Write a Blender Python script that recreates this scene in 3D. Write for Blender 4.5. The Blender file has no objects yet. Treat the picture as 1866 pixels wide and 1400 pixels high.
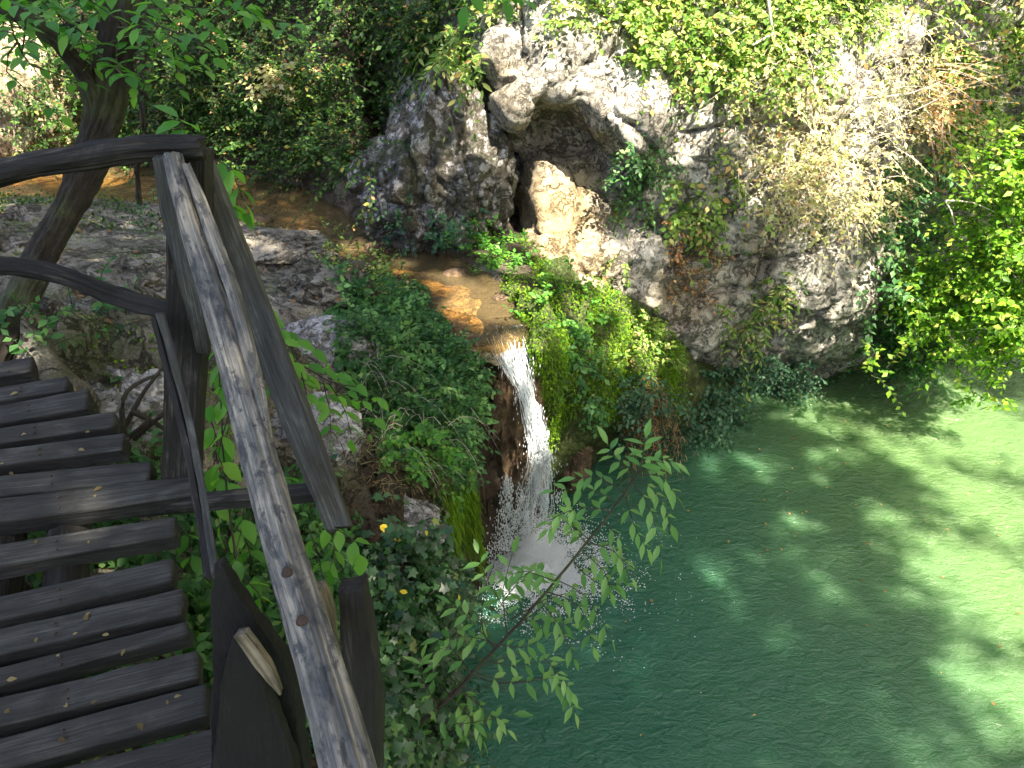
import bpy, math, random
import numpy as np
from mathutils import Vector
from mathutils.bvhtree import BVHTree

# ------------------------------------------------------------------ camera, world, sun
rng = np.random.default_rng(11)
sc = bpy.context.scene
col = sc.collection
CAMZ, PITCH, F = 5.75, math.radians(30.0), 1465.0
cd = bpy.data.cameras.new('camera'); cam = bpy.data.objects.new('camera', cd); col.objects.link(cam)
cam.location = (0, 0, CAMZ); cam.rotation_euler = (math.radians(90) - PITCH, 0, 0)
cd.sensor_width = 36; cd.lens = 36 * F / 1866; cd.clip_start = 0.05; cd.clip_end = 500
sc.camera = cam
SUN = np.array([0.45, -0.60, 1.08]); SUN /= np.linalg.norm(SUN)
w = bpy.data.worlds.new('World'); sc.world = w; w.use_nodes = True
nt = w.node_tree; bg = nt.nodes['Background']
sky = nt.nodes.new('ShaderNodeTexSky'); sky.sky_type = 'NISHITA'; sky.sun_disc = False
sky.sun_elevation = math.asin(SUN[2]); sky.sun_rotation = math.atan2(SUN[0], SUN[1])
sky.ozone_density = .4; sky.dust_density = 3.5; nt.links.new(sky.outputs[0], bg.inputs[0]); bg.inputs[1].default_value = 0.10
ld = bpy.data.lights.new('sun', 'SUN'); ld.energy = 5.0; ld.angle = math.radians(0.5); ld.color = (1, 0.90, 0.73)
lo = bpy.data.objects.new('sun', ld); col.objects.link(lo); lo.location = (4, -4, 14)
lo.rotation_euler = Vector(tuple(SUN)).to_track_quat('Z', 'Y').to_euler()
sc.view_settings.view_transform = 'Standard'; sc.view_settings.look = 'None'
sc.view_settings.exposure = 2.62; sc.view_settings.gamma = 1
sc.render.engine = 'CYCLES'
cy = sc.cycles
cy.max_bounces = 6; cy.diffuse_bounces = 3; cy.glossy_bounces = 3; cy.transmission_bounces = 4; cy.transparent_max_bounces = 8
cy.use_denoising = True; cy.sample_clamp_indirect = 4; cy.caustics_reflective = False; cy.caustics_refractive = False

# ------------------------------------------------------------------ geometry helpers
cp, sp = math.cos(PITCH), math.sin(PITCH)
def ray(x, y):
    a = (x - 933) / F; b = (700 - y) / F
    return np.array([a, b * sp + cp, b * cp - sp])
def W(x, y, Y):                     # point seen at (x, y) at forward distance Y
    d = ray(x, y); return np.array([0, 0, CAMZ]) + d * (Y / d[1])
def WZ(x, y, z):                    # point seen at (x, y) on the level z
    d = ray(x, y); return np.array([0, 0, CAMZ]) + d * ((z - CAMZ) / d[2])
def proj(P):
    P = np.asarray(P) - [0, 0, CAMZ]
    dep = P[..., 1] * cp - P[..., 2] * sp
    up = P[..., 1] * sp + P[..., 2] * cp
    dd = np.where(dep > 0.05, dep, 1e9)
    return 933 + F * P[..., 0] / dd, 700 - F * up / dd
def norm(v):
    v = np.asarray(v, float); return v / np.maximum(np.linalg.norm(v, axis=-1, keepdims=True), 1e-9)
def inpoly(x, y, poly):
    r = np.zeros(np.shape(x), bool); n = len(poly)
    for i in range(n):
        x0, y0 = poly[i]; x1, y1 = poly[(i + 1) % n]
        if y0 == y1: continue
        c = ((y0 > y) != (y1 > y)) & (x < (x1 - x0) * (y - y0) / (y1 - y0) + x0)
        r ^= c
    return r
_perm = rng.permutation(256); _val = rng.random(256) * 2 - 1
def vnoise(P, seed=0):
    P = np.asarray(P, float) + seed * 17.31
    I = np.floor(P).astype(int); f = P - I; f = f * f * (3 - 2 * f)
    out = 0
    for dx in (0, 1):
        for dy in (0, 1):
            for dz in (0, 1):
                h = _perm[(I[..., 0] + dx) & 255]; h = _perm[(h + I[..., 1] + dy) & 255]; h = _perm[(h + I[..., 2] + dz) & 255]
                wt = (f[..., 0] if dx else 1 - f[..., 0]) * (f[..., 1] if dy else 1 - f[..., 1]) * (f[..., 2] if dz else 1 - f[..., 2])
                out = out + wt * _val[h]
    return out
def fbm(P, o=4, seed=0, gain=0.5):
    s = 0; a = 1; P = np.asarray(P, float)
    for i in range(o):
        s = s + a * vnoise(P, seed + i); P = P * 2.03; a *= gain
    return s
def ridged(P, o=4, seed=0):
    s = 0; a = 1; P = np.asarray(P, float)
    for i in range(o):
        s = s + a * (1 - 2 * np.abs(vnoise(P, seed + i))); P = P * 2.1; a *= 0.5
    return s
def worley(P, seed=0):                # distance gap between the two nearest cell points, and a value per cell
    P = np.asarray(P, float) + seed * 7.7; I = np.floor(P).astype(int); f1 = np.full(P.shape[:-1], 9.); f2 = f1.copy(); cv = f1 * 0
    for dx in (-1, 0, 1):
        for dy in (-1, 0, 1):
            for dz in (-1, 0, 1):
                C_ = I + [dx, dy, dz]; h = _perm[C_[..., 0] & 255]; h = _perm[(h + C_[..., 1]) & 255]; h = _perm[(h + C_[..., 2]) & 255]
                q = C_ + np.stack([h / 255., _perm[h] / 255., _perm[(h + 77) & 255] / 255.], -1); d = np.linalg.norm(P - q, axis=-1)
                c1 = d < f1; f2 = np.where(c1, f1, np.minimum(f2, d)); cv = np.where(c1, _val[(h + 31) & 255], cv); f1 = np.where(c1, d, f1)
    return f2 - f1, cv
def link(o, parent=None):
    col.objects.link(o)
    if parent is not None: o.parent = parent
    return o
def mk(name, V, T=None, Q=None, mat=None, parent=None, attrs=None, smooth=False):
    V = np.asarray(V, np.float32); me = bpy.data.meshes.new(name)
    fs = []; tot = []
    if T is not None and len(T): T = np.asarray(T, np.int32); fs.append(T.ravel()); tot.append(np.full(len(T), 3))
    if Q is not None and len(Q): Q = np.asarray(Q, np.int32); fs.append(Q.ravel()); tot.append(np.full(len(Q), 4))
    L = np.concatenate(fs).astype(np.int32); tot = np.concatenate(tot).astype(np.int32)
    st = np.concatenate([[0], np.cumsum(tot)[:-1]]).astype(np.int32)
    me.vertices.add(len(V)); me.vertices.foreach_set('co', V.ravel())
    me.loops.add(len(L)); me.loops.foreach_set('vertex_index', L)
    me.polygons.add(len(tot)); me.polygons.foreach_set('loop_start', st); me.polygons.foreach_set('loop_total', tot)
    me.update(calc_edges=True); me.validate()
    for k, (ty, arr) in (attrs or {}).items():
        at = me.attributes.new(k, ty, 'POINT')
        arr = np.asarray(arr, np.float32)
        at.data.foreach_set('vector' if ty == 'FLOAT_VECTOR' else 'value', arr.ravel())
    if smooth: me.polygons.foreach_set('use_smooth', np.ones(len(tot), bool))
    if mat: me.materials.append(mat)
    me.update()
    return link(bpy.data.objects.new(name, me), parent)
def tag(o, label=None, cat=None, group=None, kind=None):
    if label: o['label'] = label
    if cat: o['category'] = cat
    if group: o['group'] = group
    if kind: o['kind'] = kind
    return o
def empty(name, loc=(0, 0, 0), **k):
    o = bpy.data.objects.new(name, None); o.empty_display_size = .2; col.objects.link(o); o.location = tuple(loc); return tag(o, **k)
def rebase(root):                     # keep children in world place under a moved Empty
    for ch in list(bpy.data.objects):
        if ch.parent == root: ch.matrix_parent_inverse = root.matrix_basis.inverted()
def grid_faces(R, C, wrap=False):
    i = np.arange(R - 1)[:, None]; j = np.arange(C if wrap else C - 1)[None]
    j2 = (j + 1) % C if wrap else j + 1
    return np.stack([i * C + j, i * C + j2, (i + 1) * C + j2, (i + 1) * C + j], -1).reshape(-1, 4)
def catmull(G, k):                    # smooth a control grid along axis 0
    G = np.asarray(G, float); n = len(G); t = np.linspace(0, n - 1, (n - 1) * k + 1)
    i = np.minimum(t.astype(int), n - 2); f = (t - i).reshape((-1,) + (1,) * (G.ndim - 1))
    p0, p1, p2, p3 = G[np.maximum(i - 1, 0)], G[i], G[i + 1], G[np.minimum(i + 2, n - 1)]
    return 0.5 * (2 * p1 + (p2 - p0) * f + (2 * p0 - 5 * p1 + 4 * p2 - p3) * f ** 2 + (3 * p1 - p0 - 3 * p2 + p3) * f ** 3)
def dense(G, kr, kc):
    A = catmull(G, kr); return np.swapaxes(catmull(np.swapaxes(A, 0, 1), kc), 0, 1)
def gnormals(P):
    du = np.gradient(P, axis=1); dv = np.gradient(P, axis=0)
    return norm(np.cross(dv, du))

# ------------------------------------------------------------------ materials
def mat_base(name):
    m = bpy.data.materials.new(name); m.use_nodes = True; t = m.node_tree
    return m, t, t.nodes['Principled BSDF'], t.nodes['Material Output']
def N(t, ty, **k):
    n = t.nodes.new(ty)
    for a, b in k.items(): setattr(n, a, b)
    return n
def noise_node(t, scale, detail=6, rough=.55, vec=None, dist=0):
    n = N(t, 'ShaderNodeTexNoise'); n.inputs['Scale'].default_value = scale; n.inputs['Detail'].default_value = detail
    n.inputs['Roughness'].default_value = rough; n.inputs['Distortion'].default_value = dist
    if vec is not None: t.links.new(vec, n.inputs['Vector'])
    return n
def ramp(t, fac, stops, interp='LINEAR'):
    r = N(t, 'ShaderNodeValToRGB'); cr = r.color_ramp; cr.interpolation = interp
    while len(cr.elements) < len(stops): cr.elements.new(0.5)
    for e, (p, c) in zip(cr.elements, stops):
        e.position = p; e.color = tuple(c) + (1,) if not isinstance(c, (int, float)) else (c, c, c, 1)
    t.links.new(fac, r.inputs[0]); return r.outputs[0]
def mix(t, fac, a, b, bt='MIX'):
    m = N(t, 'ShaderNodeMix', data_type='RGBA', blend_type=bt)
    for i, v in ((0, fac), (6, a), (7, b)):
        if hasattr(v, 'is_output') or isinstance(v, bpy.types.NodeSocket): t.links.new(v, m.inputs[i])
        else: m.inputs[i].default_value = v if i == 0 else tuple(v) + (1,)
    return m.outputs[2]
def math_n(t, op, a, b=None):
    m = N(t, 'ShaderNodeMath', operation=op)
    for i, v in enumerate((a, b)):
        if v is None: continue
        if isinstance(v, bpy.types.NodeSocket): t.links.new(v, m.inputs[i])
        else: m.inputs[i].default_value = v
    return m.outputs[0]
def bump(t, h, strength, dist, nrm=None):
    b = N(t, 'ShaderNodeBump'); b.inputs['Strength'].default_value = strength; b.inputs['Distance'].default_value = dist
    t.links.new(h, b.inputs['Height'])
    if nrm is not None: t.links.new(nrm, b.inputs['Normal'])
    return b.outputs[0]
def leaf_mat(name, stops, trans=.42, rough=.5, spec=.3):
    m, t, p, out = mat_base(name)
    a = N(t, 'ShaderNodeAttribute', attribute_name='rnd')
    c = ramp(t, a.outputs['Fac'], stops)
    g = N(t, 'ShaderNodeTexCoord'); n = noise_node(t, 1.3, 2, .5, g.outputs['Object'])
    c = mix(t, .5, c, ramp(t, n.outputs['Fac'], [(.3, .35), (.7, .65)]), 'OVERLAY')
    t.links.new(c, p.inputs['Base Color']); p.inputs['Roughness'].default_value = rough
    p.inputs['Specular IOR Level'].default_value = spec
    tr = N(t, 'ShaderNodeBsdfTranslucent')
    c2 = mix(t, .6, c, (.75, .95, .2), 'MULTIPLY'); hs = N(t, 'ShaderNodeHueSaturation'); hs.inputs['Value'].default_value = 1.9
    t.links.new(c2, hs.inputs['Color']); t.links.new(hs.outputs[0], tr.inputs[0])
    ms = N(t, 'ShaderNodeMixShader'); ms.inputs[0].default_value = trans
    t.links.new(p.outputs[0], ms.inputs[1]); t.links.new(tr.outputs[0], ms.inputs[2]); t.links.new(ms.outputs[0], out.inputs[0])
    return m
M = {}
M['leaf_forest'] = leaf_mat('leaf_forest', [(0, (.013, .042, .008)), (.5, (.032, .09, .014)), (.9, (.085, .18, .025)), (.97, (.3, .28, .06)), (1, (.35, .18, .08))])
M['leaf_vine'] = leaf_mat('leaf_vine', [(0, (.06, .14, .02)), (.45, (.15, .26, .04)), (.8, (.30, .37, .10)), (.93, (.45, .42, .16)), (1, (.42, .2, .08))])
M['leaf_bush'] = leaf_mat('leaf_bush', [(0, (.06, .15, .01)), (.5, (.13, .28, .02)), (.9, (.24, .38, .03)), (1, (.4, .4, .08))])
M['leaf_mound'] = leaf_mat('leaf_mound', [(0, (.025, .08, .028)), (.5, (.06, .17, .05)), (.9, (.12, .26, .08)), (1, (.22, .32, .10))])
M['leaf_ivy'] = leaf_mat('leaf_ivy', [(0, (.012, .04, .016)), (.5, (.025, .075, .026)), (.9, (.05, .13, .04)), (.98, (.10, .19, .05)), (1, (.22, .26, .05))], .22, .38, .5)
M['leaf_ash'] = leaf_mat('leaf_ash', [(0, (.08, .22, .05)), (.5, (.14, .31, .075)), (1, (.24, .41, .12))], .35, .42, .5)
M['leaf_bright'] = leaf_mat('leaf_bright', [(0, (.06, .2, .03)), (.5, (.1, .29, .04)), (1, (.2, .4, .06))], .5, .45, .4)
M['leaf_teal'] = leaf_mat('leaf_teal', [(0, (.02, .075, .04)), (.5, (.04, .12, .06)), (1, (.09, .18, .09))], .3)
M['moss'] = leaf_mat('moss', [(0, (.05, .12, .01)), (.5, (.11, .22, .015)), (1, (.22, .33, .03))], .4, .8, .1)
M['pale_leaf'] = leaf_mat('pale_leaf', [(0, (.22, .26, .08)), (.35, (.38, .38, .17)), (.65, (.5, .45, .28)), (.85, (.52, .40, .24)), (1, (.45, .22, .10))], .4, .7, .15)
M['dry'] = leaf_mat('dry', [(0, (.16, .08, .035)), (.4, (.30, .16, .07)), (.75, (.42, .28, .13)), (1, (.4, .15, .07))], .35, .8, .1)
M['straw'] = leaf_mat('straw', [(0, (.07, .05, .025)), (.5, (.17, .13, .06)), (.9, (.32, .26, .14)), (1, (.3, .14, .06))], .3, .8, .1)
M['petal'] = leaf_mat('petal', [(0, (.6, .45, .03)), (1, (.75, .6, .05))], .3)
def bark_mat(name, c1, c2, sc_=14):
    m, t, p, out = mat_base(name); g = N(t, 'ShaderNodeTexCoord')
    mp = N(t, 'ShaderNodeMapping'); mp.inputs['Scale'].default_value = (1, 1, .22); t.links.new(g.outputs['Object'], mp.inputs[0])
    n = noise_node(t, sc_, 6, .65, mp.outputs[0], .6); n2 = noise_node(t, 3, 4, .6, g.outputs['Object'])
    c = mix(t, n.outputs['Fac'], c1, c2); c = mix(t, ramp(t, n2.outputs['Fac'], [(.5, 0.), (.68, .6)]), c, (.09, .12, .04))
    t.links.new(c, p.inputs['Base Color']); p.inputs['Roughness'].default_value = .85
    t.links.new(bump(t, n.outputs['Fac'], 1., .05), p.inputs['Normal']); return m
M['bark'] = bark_mat('bark', (.006, .005, .004), (.034, .026, .018))
M['twig'] = bark_mat('twig', (.014, .011, .008), (.055, .042, .03))
M['pale_twig'] = bark_mat('pale_twig', (.5, .43, .36), (.75, .68, .6))
def wood_mat(name, dark, midc, light, lo_=.42, hi_=.66, gs=1., patch=0, rough=.75):
    m, t, p, out = mat_base(name)
    a = N(t, 'ShaderNodeAttribute', attribute_name='wc')
    mp = N(t, 'ShaderNodeMapping'); mp.inputs['Scale'].default_value = (4.0 * gs, 170 * gs, 170 * gs); t.links.new(a.outputs['Vector'], mp.inputs[0])
    gr = noise_node(t, 1, 5, .6, mp.outputs[0], .4)
    mp2 = N(t, 'ShaderNodeMapping'); mp2.inputs['Scale'].default_value = (5, 14, 14); t.links.new(a.outputs['Vector'], mp2.inputs[0])
    bl = noise_node(t, 1, 5, .6, mp2.outputs[0], .8)
    f = math_n(t, 'ADD', math_n(t, 'MULTIPLY', gr.outputs['Fac'], .5), math_n(t, 'MULTIPLY', bl.outputs['Fac'], .5))
    c = ramp(t, f, [(lo_ - .07, dark), ((lo_ + hi_) / 2 - .02, midc), (hi_, light)])
    if patch:
        mp3 = N(t, 'ShaderNodeMapping'); mp3.inputs['Scale'].default_value = (16, 38, 38); t.links.new(a.outputs['Vector'], mp3.inputs[0])
        pn = noise_node(t, 1, 6, .7, mp3.outputs[0], .4)
        c = mix(t, ramp(t, pn.outputs['Fac'], [(.50, 0.), (.60, patch)]), c, (.035, .04, .048))
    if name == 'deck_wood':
        edge_shade = N(t, 'ShaderNodeAttribute', attribute_name='edge'); c = mix(t, math_n(t, 'MULTIPLY', edge_shade.outputs['Fac'], .8), c, (.004, .0035, .003))  # shade on plank sides and ends, painted into the wood colour
    t.links.new(c, p.inputs['Base Color']); p.inputs['Roughness'].default_value = rough
    p.inputs['Specular IOR Level'].default_value = .35
    t.links.new(bump(t, f, 1., .014), p.inputs['Normal']); return m
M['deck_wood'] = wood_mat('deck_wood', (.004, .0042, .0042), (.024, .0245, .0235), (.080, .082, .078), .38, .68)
M['charred'] = wood_mat('charred', (.003, .003, .004), (.007, .007, .008), (.05, .05, .05), .44, .80)
M['dark_wood'] = wood_mat('dark_wood', (.004, .004, .004), (.014, .013, .012), (.10, .09, .078), .42, .70)
M['grey_wood'] = wood_mat('grey_wood', (.012, .013, .013), (.045, .048, .046), (.14, .145, .135), .40, .68)
M['log_wood'] = wood_mat('log_wood', (.035, .038, .042), (.14, .138, .128), (.38, .345, .28), .40, .62, .8, .85)
M['tan_wood'] = wood_mat('tan_wood', (.035, .03, .022), (.13, .11, .08), (.30, .26, .19), .40, .62, .8)
m, t, p, out = mat_base('rust'); g = N(t, 'ShaderNodeTexCoord'); n = noise_node(t, 60, 4, .6, g.outputs['Object'])
t.links.new(mix(t, n.outputs['Fac'], (.014, .009, .008), (.05, .03, .024)), p.inputs['Base Color']); p.inputs['Roughness'].default_value = .8; M['rust'] = m
def rock_mat(name, c1, c2, lichen=.6, moss=.3, lich_col=(.62, .60, .58), sc_=1., use_tan=False, soil=False):
    m, t, p, out = mat_base(name); g = N(t, 'ShaderNodeTexCoord'); v = g.outputs['Object']
    a = noise_node(t, 2.2 * sc_, 8, .68, v, .3); b = noise_node(t, 9 * sc_, 8, .7, v, .5); d = noise_node(t, 34 * sc_, 5, .7, v)
    vo = N(t, 'ShaderNodeTexVoronoi', feature='DISTANCE_TO_EDGE'); vo.inputs['Scale'].default_value = 2.6 * sc_
    wv = N(t, 'ShaderNodeVectorMath', operation='ADD'); t.links.new(v, wv.inputs[0]); t.links.new(b.outputs['Color'], wv.inputs[1]); t.links.new(wv.outputs[0], vo.inputs['Vector'])
    base = mix(t, ramp(t, a.outputs['Fac'], [(.36, 0.), (.62, 1.)]), c1, c2)
    if use_tan:
        ta = N(t, 'ShaderNodeAttribute', attribute_name='tan')
        tc = mix(t, b.outputs['Fac'], (.20, .13, .06), (.52, .40, .22))
        base = mix(t, ta.outputs['Fac'], base, tc)
    base = mix(t, ramp(t, b.outputs['Fac'], [(.36, .62), (.50, 0.)]), base, (.045, .038, .03))
    crack = ramp(t, vo.outputs['Distance'], [(0, 0.), (.07, 1.)])
    base = mix(t, math_n(t, 'MULTIPLY', math_n(t, 'SUBTRACT', 1., crack), .6), base, (.03, .025, .02))
    lc = noise_node(t, 4.2 * sc_, 9, .72, v, .6)
    lm = math_n(t, 'MULTIPLY', ramp(t, lc.outputs['Fac'], [(.66 - .14 * lichen, 0.), (.70 - .14 * lichen, 1.)]), ramp(t, a.outputs['Fac'], [(.60 - .22 * lichen, 0.), (.70 - .22 * lichen, 1.)]))
    lm = math_n(t, 'MULTIPLY', lm, ramp(t, d.outputs['Fac'], [(.36, .15), (.46, .95)]))
    if use_tan: lm = math_n(t, 'MULTIPLY', lm, math_n(t, 'SUBTRACT', 1., ta.outputs['Fac']))
    base = mix(t, lm, base, lich_col)
    n2 = noise_node(t, 1.4 * sc_, 5, .6, v)
    mm = math_n(t, 'MULTIPLY', ramp(t, n2.outputs['Fac'], [(.62 - .2 * moss, 0.), (.70 - .2 * moss, 1.)]), ramp(t, d.outputs['Fac'], [(.38, 0.), (.55, 1.)]))
    base = mix(t, math_n(t, 'MULTIPLY', mm, min(1, moss * 2)), base, (.06, .09, .02))
    fg = noise_node(t, 85 * sc_, 4, .75, v); base = mix(t, .75, base, ramp(t, fg.outputs['Fac'], [(.3, .18), (.7, .82)]), 'OVERLAY')
    if soil:
        sa = N(t, 'ShaderNodeAttribute', attribute_name='soil')
        base = mix(t, sa.outputs['Fac'], base, mix(t, b.outputs['Fac'], (.018, .013, .009), (.085, .058, .036)))
    t.links.new(base, p.inputs['Base Color']); p.inputs['Roughness'].default_value = .85; p.inputs['Specular IOR Level'].default_value = .25
    h = math_n(t, 'ADD', math_n(t, 'MULTIPLY', b.outputs['Fac'], 1.), math_n(t, 'MULTIPLY', d.outputs['Fac'], .35))
    h = math_n(t, 'ADD', h, math_n(t, 'MULTIPLY', crack, .8))
    t.links.new(bump(t, h, 1., .05), p.inputs['Normal']); return m
M['cliff'] = rock_mat('cliff_rock', (.20, .188, .162), (.50, .48, .43), .5, .2, use_tan=True)
M['boulder'] = rock_mat('boulder_rock', (.075, .07, .055), (.19, .175, .145), 1.0, .3, (.55, .53, .54), 1.25)
M['bank'] = rock_mat('bank_rock', (.10, .088, .066), (.32, .29, .235), .42, .34, (.50, .48, .46), .9, soil=True)
M['white_rock'] = rock_mat('white_rock', (.2, .19, .18), (.42, .41, .40), 1.3, .1, (.72, .69, .70), 1.6)
M['cream_rock'] = rock_mat('cream_rock', (.38, .30, .18), (.62, .52, .34), 0, .1, sc_=1.4)
M['tufa'] = rock_mat('tufa', (.10, .065, .04), (.26, .18, .11), 0, .35, sc_=1.6)
M['tufa_dark'] = rock_mat('tufa_dark', (.075, .05, .03), (.30, .20, .115), 0, .08, sc_=2.4)
M['moss_ground'] = rock_mat('moss_ground', (.05, .07, .02), (.13, .16, .05), .2, .9, sc_=1.5)
M['bed'] = rock_mat('stream_bed_rock', (.30, .22, .12), (.75, .65, .46), 0, 0)
# pool water: milky green, ripples
def water_mat(name, deep, lit, bs, rough=.07, wave=(5, 8, 1)):
    m, t, p, out = mat_base(name); g = N(t, 'ShaderNodeTexCoord'); v = g.outputs['Object']
    n0 = noise_node(t, .35, 3, .5, v)
    sx = N(t, 'ShaderNodeSeparateXYZ'); t.links.new(v, sx.inputs[0])      # sunlight on the right painted into the colour, along with silty shallows
    lit_fac = math_n(t, 'ADD', math_n(t, 'MULTIPLY', sx.outputs[0], .15), math_n(t, 'MULTIPLY', n0.outputs['Fac'], .5))
    t.links.new(mix(t, ramp(t, lit_fac, [(.35, 0.), (1., 1.)]), deep, lit), p.inputs['Base Color'])
    p.inputs['Roughness'].default_value = rough; p.inputs['IOR'].default_value = 1.33; p.inputs['Specular IOR Level'].default_value = .5
    p.inputs['Subsurface Weight'].default_value = .85; p.inputs['Subsurface Radius'].default_value = (.5, .8, .4); p.inputs['Subsurface Scale'].default_value = 1.0
    mp = N(t, 'ShaderNodeMapping'); mp.inputs['Rotation'].default_value = (0, 0, math.radians(-28)); mp.inputs['Scale'].default_value = wave; t.links.new(v, mp.inputs[0])
    n1 = noise_node(t, 1.0, 3, .55, mp.outputs[0], .8); n2 = noise_node(t, 3.3, 3, .6, mp.outputs[0], .6)
    h = math_n(t, 'ADD', n1.outputs['Fac'], math_n(t, 'MULTIPLY', n2.outputs['Fac'], .35))
    t.links.new(bump(t, h, 1., bs), p.inputs['Normal']); return m
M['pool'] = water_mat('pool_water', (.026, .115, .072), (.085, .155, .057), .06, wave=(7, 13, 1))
m, t, p, out = mat_base('stream_water'); g = N(t, 'ShaderNodeTexCoord')
gl = N(t, 'ShaderNodeBsdfGlossy'); gl.inputs['Roughness'].default_value = .06
tr = N(t, 'ShaderNodeBsdfTransparent'); tr.inputs[0].default_value = (.74, .58, .34, 1)
df = N(t, 'ShaderNodeBsdfDiffuse'); df.inputs[0].default_value = (.36, .28, .15, 1)
n1 = noise_node(t, 11, 4, .55, g.outputs['Object'], .8); bn = bump(t, n1.outputs['Fac'], 1., .03)
fr = N(t, 'ShaderNodeFresnel'); fr.inputs['IOR'].default_value = 1.33; t.links.new(bn, fr.inputs['Normal']); t.links.new(bn, gl.inputs['Normal'])
ms = N(t, 'ShaderNodeMixShader'); ms.inputs[0].default_value = .16; t.links.new(tr.outputs[0], ms.inputs[1]); t.links.new(df.outputs[0], ms.inputs[2])
ms2 = N(t, 'ShaderNodeMixShader'); t.links.new(fr.outputs[0], ms2.inputs[0]); t.links.new(ms.outputs[0], ms2.inputs[1]); t.links.new(gl.outputs[0], ms2.inputs[2])
t.links.new(ms2.outputs[0], out.inputs[0]); M['stream'] = m
m, t, p, out = mat_base('foam'); p.inputs['Base Color'].default_value = (.9, .93, .95, 1); p.inputs['Roughness'].default_value = .25
tl = N(t, 'ShaderNodeBsdfTranslucent'); tl.inputs[0].default_value = (.8, .88, .92, 1)
ms = N(t, 'ShaderNodeMixShader'); ms.inputs[0].default_value = .4; t.links.new(p.outputs[0], ms.inputs[1]); t.links.new(tl.outputs[0], ms.inputs[2]); t.links.new(ms.outputs[0], out.inputs[0]); M['foam'] = m
m, t, p, out = mat_base('falling_water'); g = N(t, 'ShaderNodeTexCoord')
tr = N(t, 'ShaderNodeBsdfTransparent'); tr.inputs[0].default_value = (.8, .84, .84, 1)
p.inputs['Base Color'].default_value = (.72, .8, .86, 1); p.inputs['Roughness'].default_value = .12
mp = N(t, 'ShaderNodeMapping'); mp.inputs['Scale'].default_value = (30, 30, 3); t.links.new(g.outputs['Object'], mp.inputs[0])
n1 = noise_node(t, 1, 4, .6, mp.outputs[0], .5)
ms = N(t, 'ShaderNodeMixShader'); t.links.new(ramp(t, n1.outputs['Fac'], [(.50, .04), (.66, .7)]), ms.inputs[0]); t.links.new(tr.outputs[0], ms.inputs[1]); t.links.new(p.outputs[0], ms.inputs[2])
t.links.new(bump(t, n1.outputs['Fac'], .7, .02), p.inputs['Normal']); t.links.new(ms.outputs[0], out.inputs[0]); M['fall'] = m

# ------------------------------------------------------------------ terrain
POOLZ, STRZ = 0.0, 2.6
near_edge = [(-500, 440), (-200, 385), (0, 365), (150, 370), (270, 378), (400, 400), (500, 430), (590, 456), (660, 505), (725, 568), (795, 618), (880, 622)]
far_edge = [(965, 596), (935, 540), (900, 500), (830, 468), (720, 452), (675, 440), (650, 395), (560, 345), (430, 312), (190, 296), (60, 275), (-100, 262), (-500, 240)]
spoly = np.array([WZ(x, y, STRZ)[:2] for x, y in near_edge + far_edge])
farw = np.array([WZ(x, y, STRZ)[:2] for x, y in far_edge[::-1]]); farw = farw[np.argsort(farw[:, 0])]
ctrl = [W(700, 940, 4.4), W(800, 990, 4.4), W(700, 850, 5.0), W(750, 700, 6.0), W(850, 660, 6.3), W(600, 640, 5.8), W(580, 520, 6.6), W(520, 455, 8.0), W(300, 420, 8.3),
        W(150, 600, 4.6), W(250, 680, 3.6), W(60, 640, 3.5), W(560, 780, 4.2), W(460, 640, 4.5), W(200, 500, 5.9), W(60, 450, 6.5), W(420, 480, 6.8), W(500, 1200, 2.5), W(750, 1380, 3.0), W(640, 1200, 3.3),
        W(760, 600, 6.5), W(400, 900, 3.2), W(640, 1010, 3.8)]
ctrl = np.array(ctrl + [np.array(q, float) for q in ((-1.6, 2.2, 3.5), (-1.8, 1.2, 3.2), (-1.2, .6, 2.9), (-3.5, 1.5, 3.9), (-3, -1, 3.2), (-1, -1.5, 2.6), (-6, 2, 4.5), (-6, 6, 3.6), (-8, 4, 4.6), (-6, 9, 2.9), (-1, -5, 2.5), (-5, -6, 4), (-12, 0, 6), (-12, 8, 3.2), (-9, -8, 6))])
def poly_dist(x, y, poly):
    d = np.full(x.shape, 1e9); n = len(poly)
    for i in range(n):
        a = poly[i]; b = poly[(i + 1) % n]; ab = b - a
        t_ = np.clip(((x - a[0]) * ab[0] + (y - a[1]) * ab[1]) / max(ab @ ab, 1e-9), 0, 1)
        d = np.minimum(d, np.hypot(x - a[0] - t_ * ab[0], y - a[1] - t_ * ab[1]))
    return d
def sstep(a, b, x): t_ = np.clip((x - a) / (b - a), 0, 1); return t_ * t_ * (3 - 2 * t_)
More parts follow.
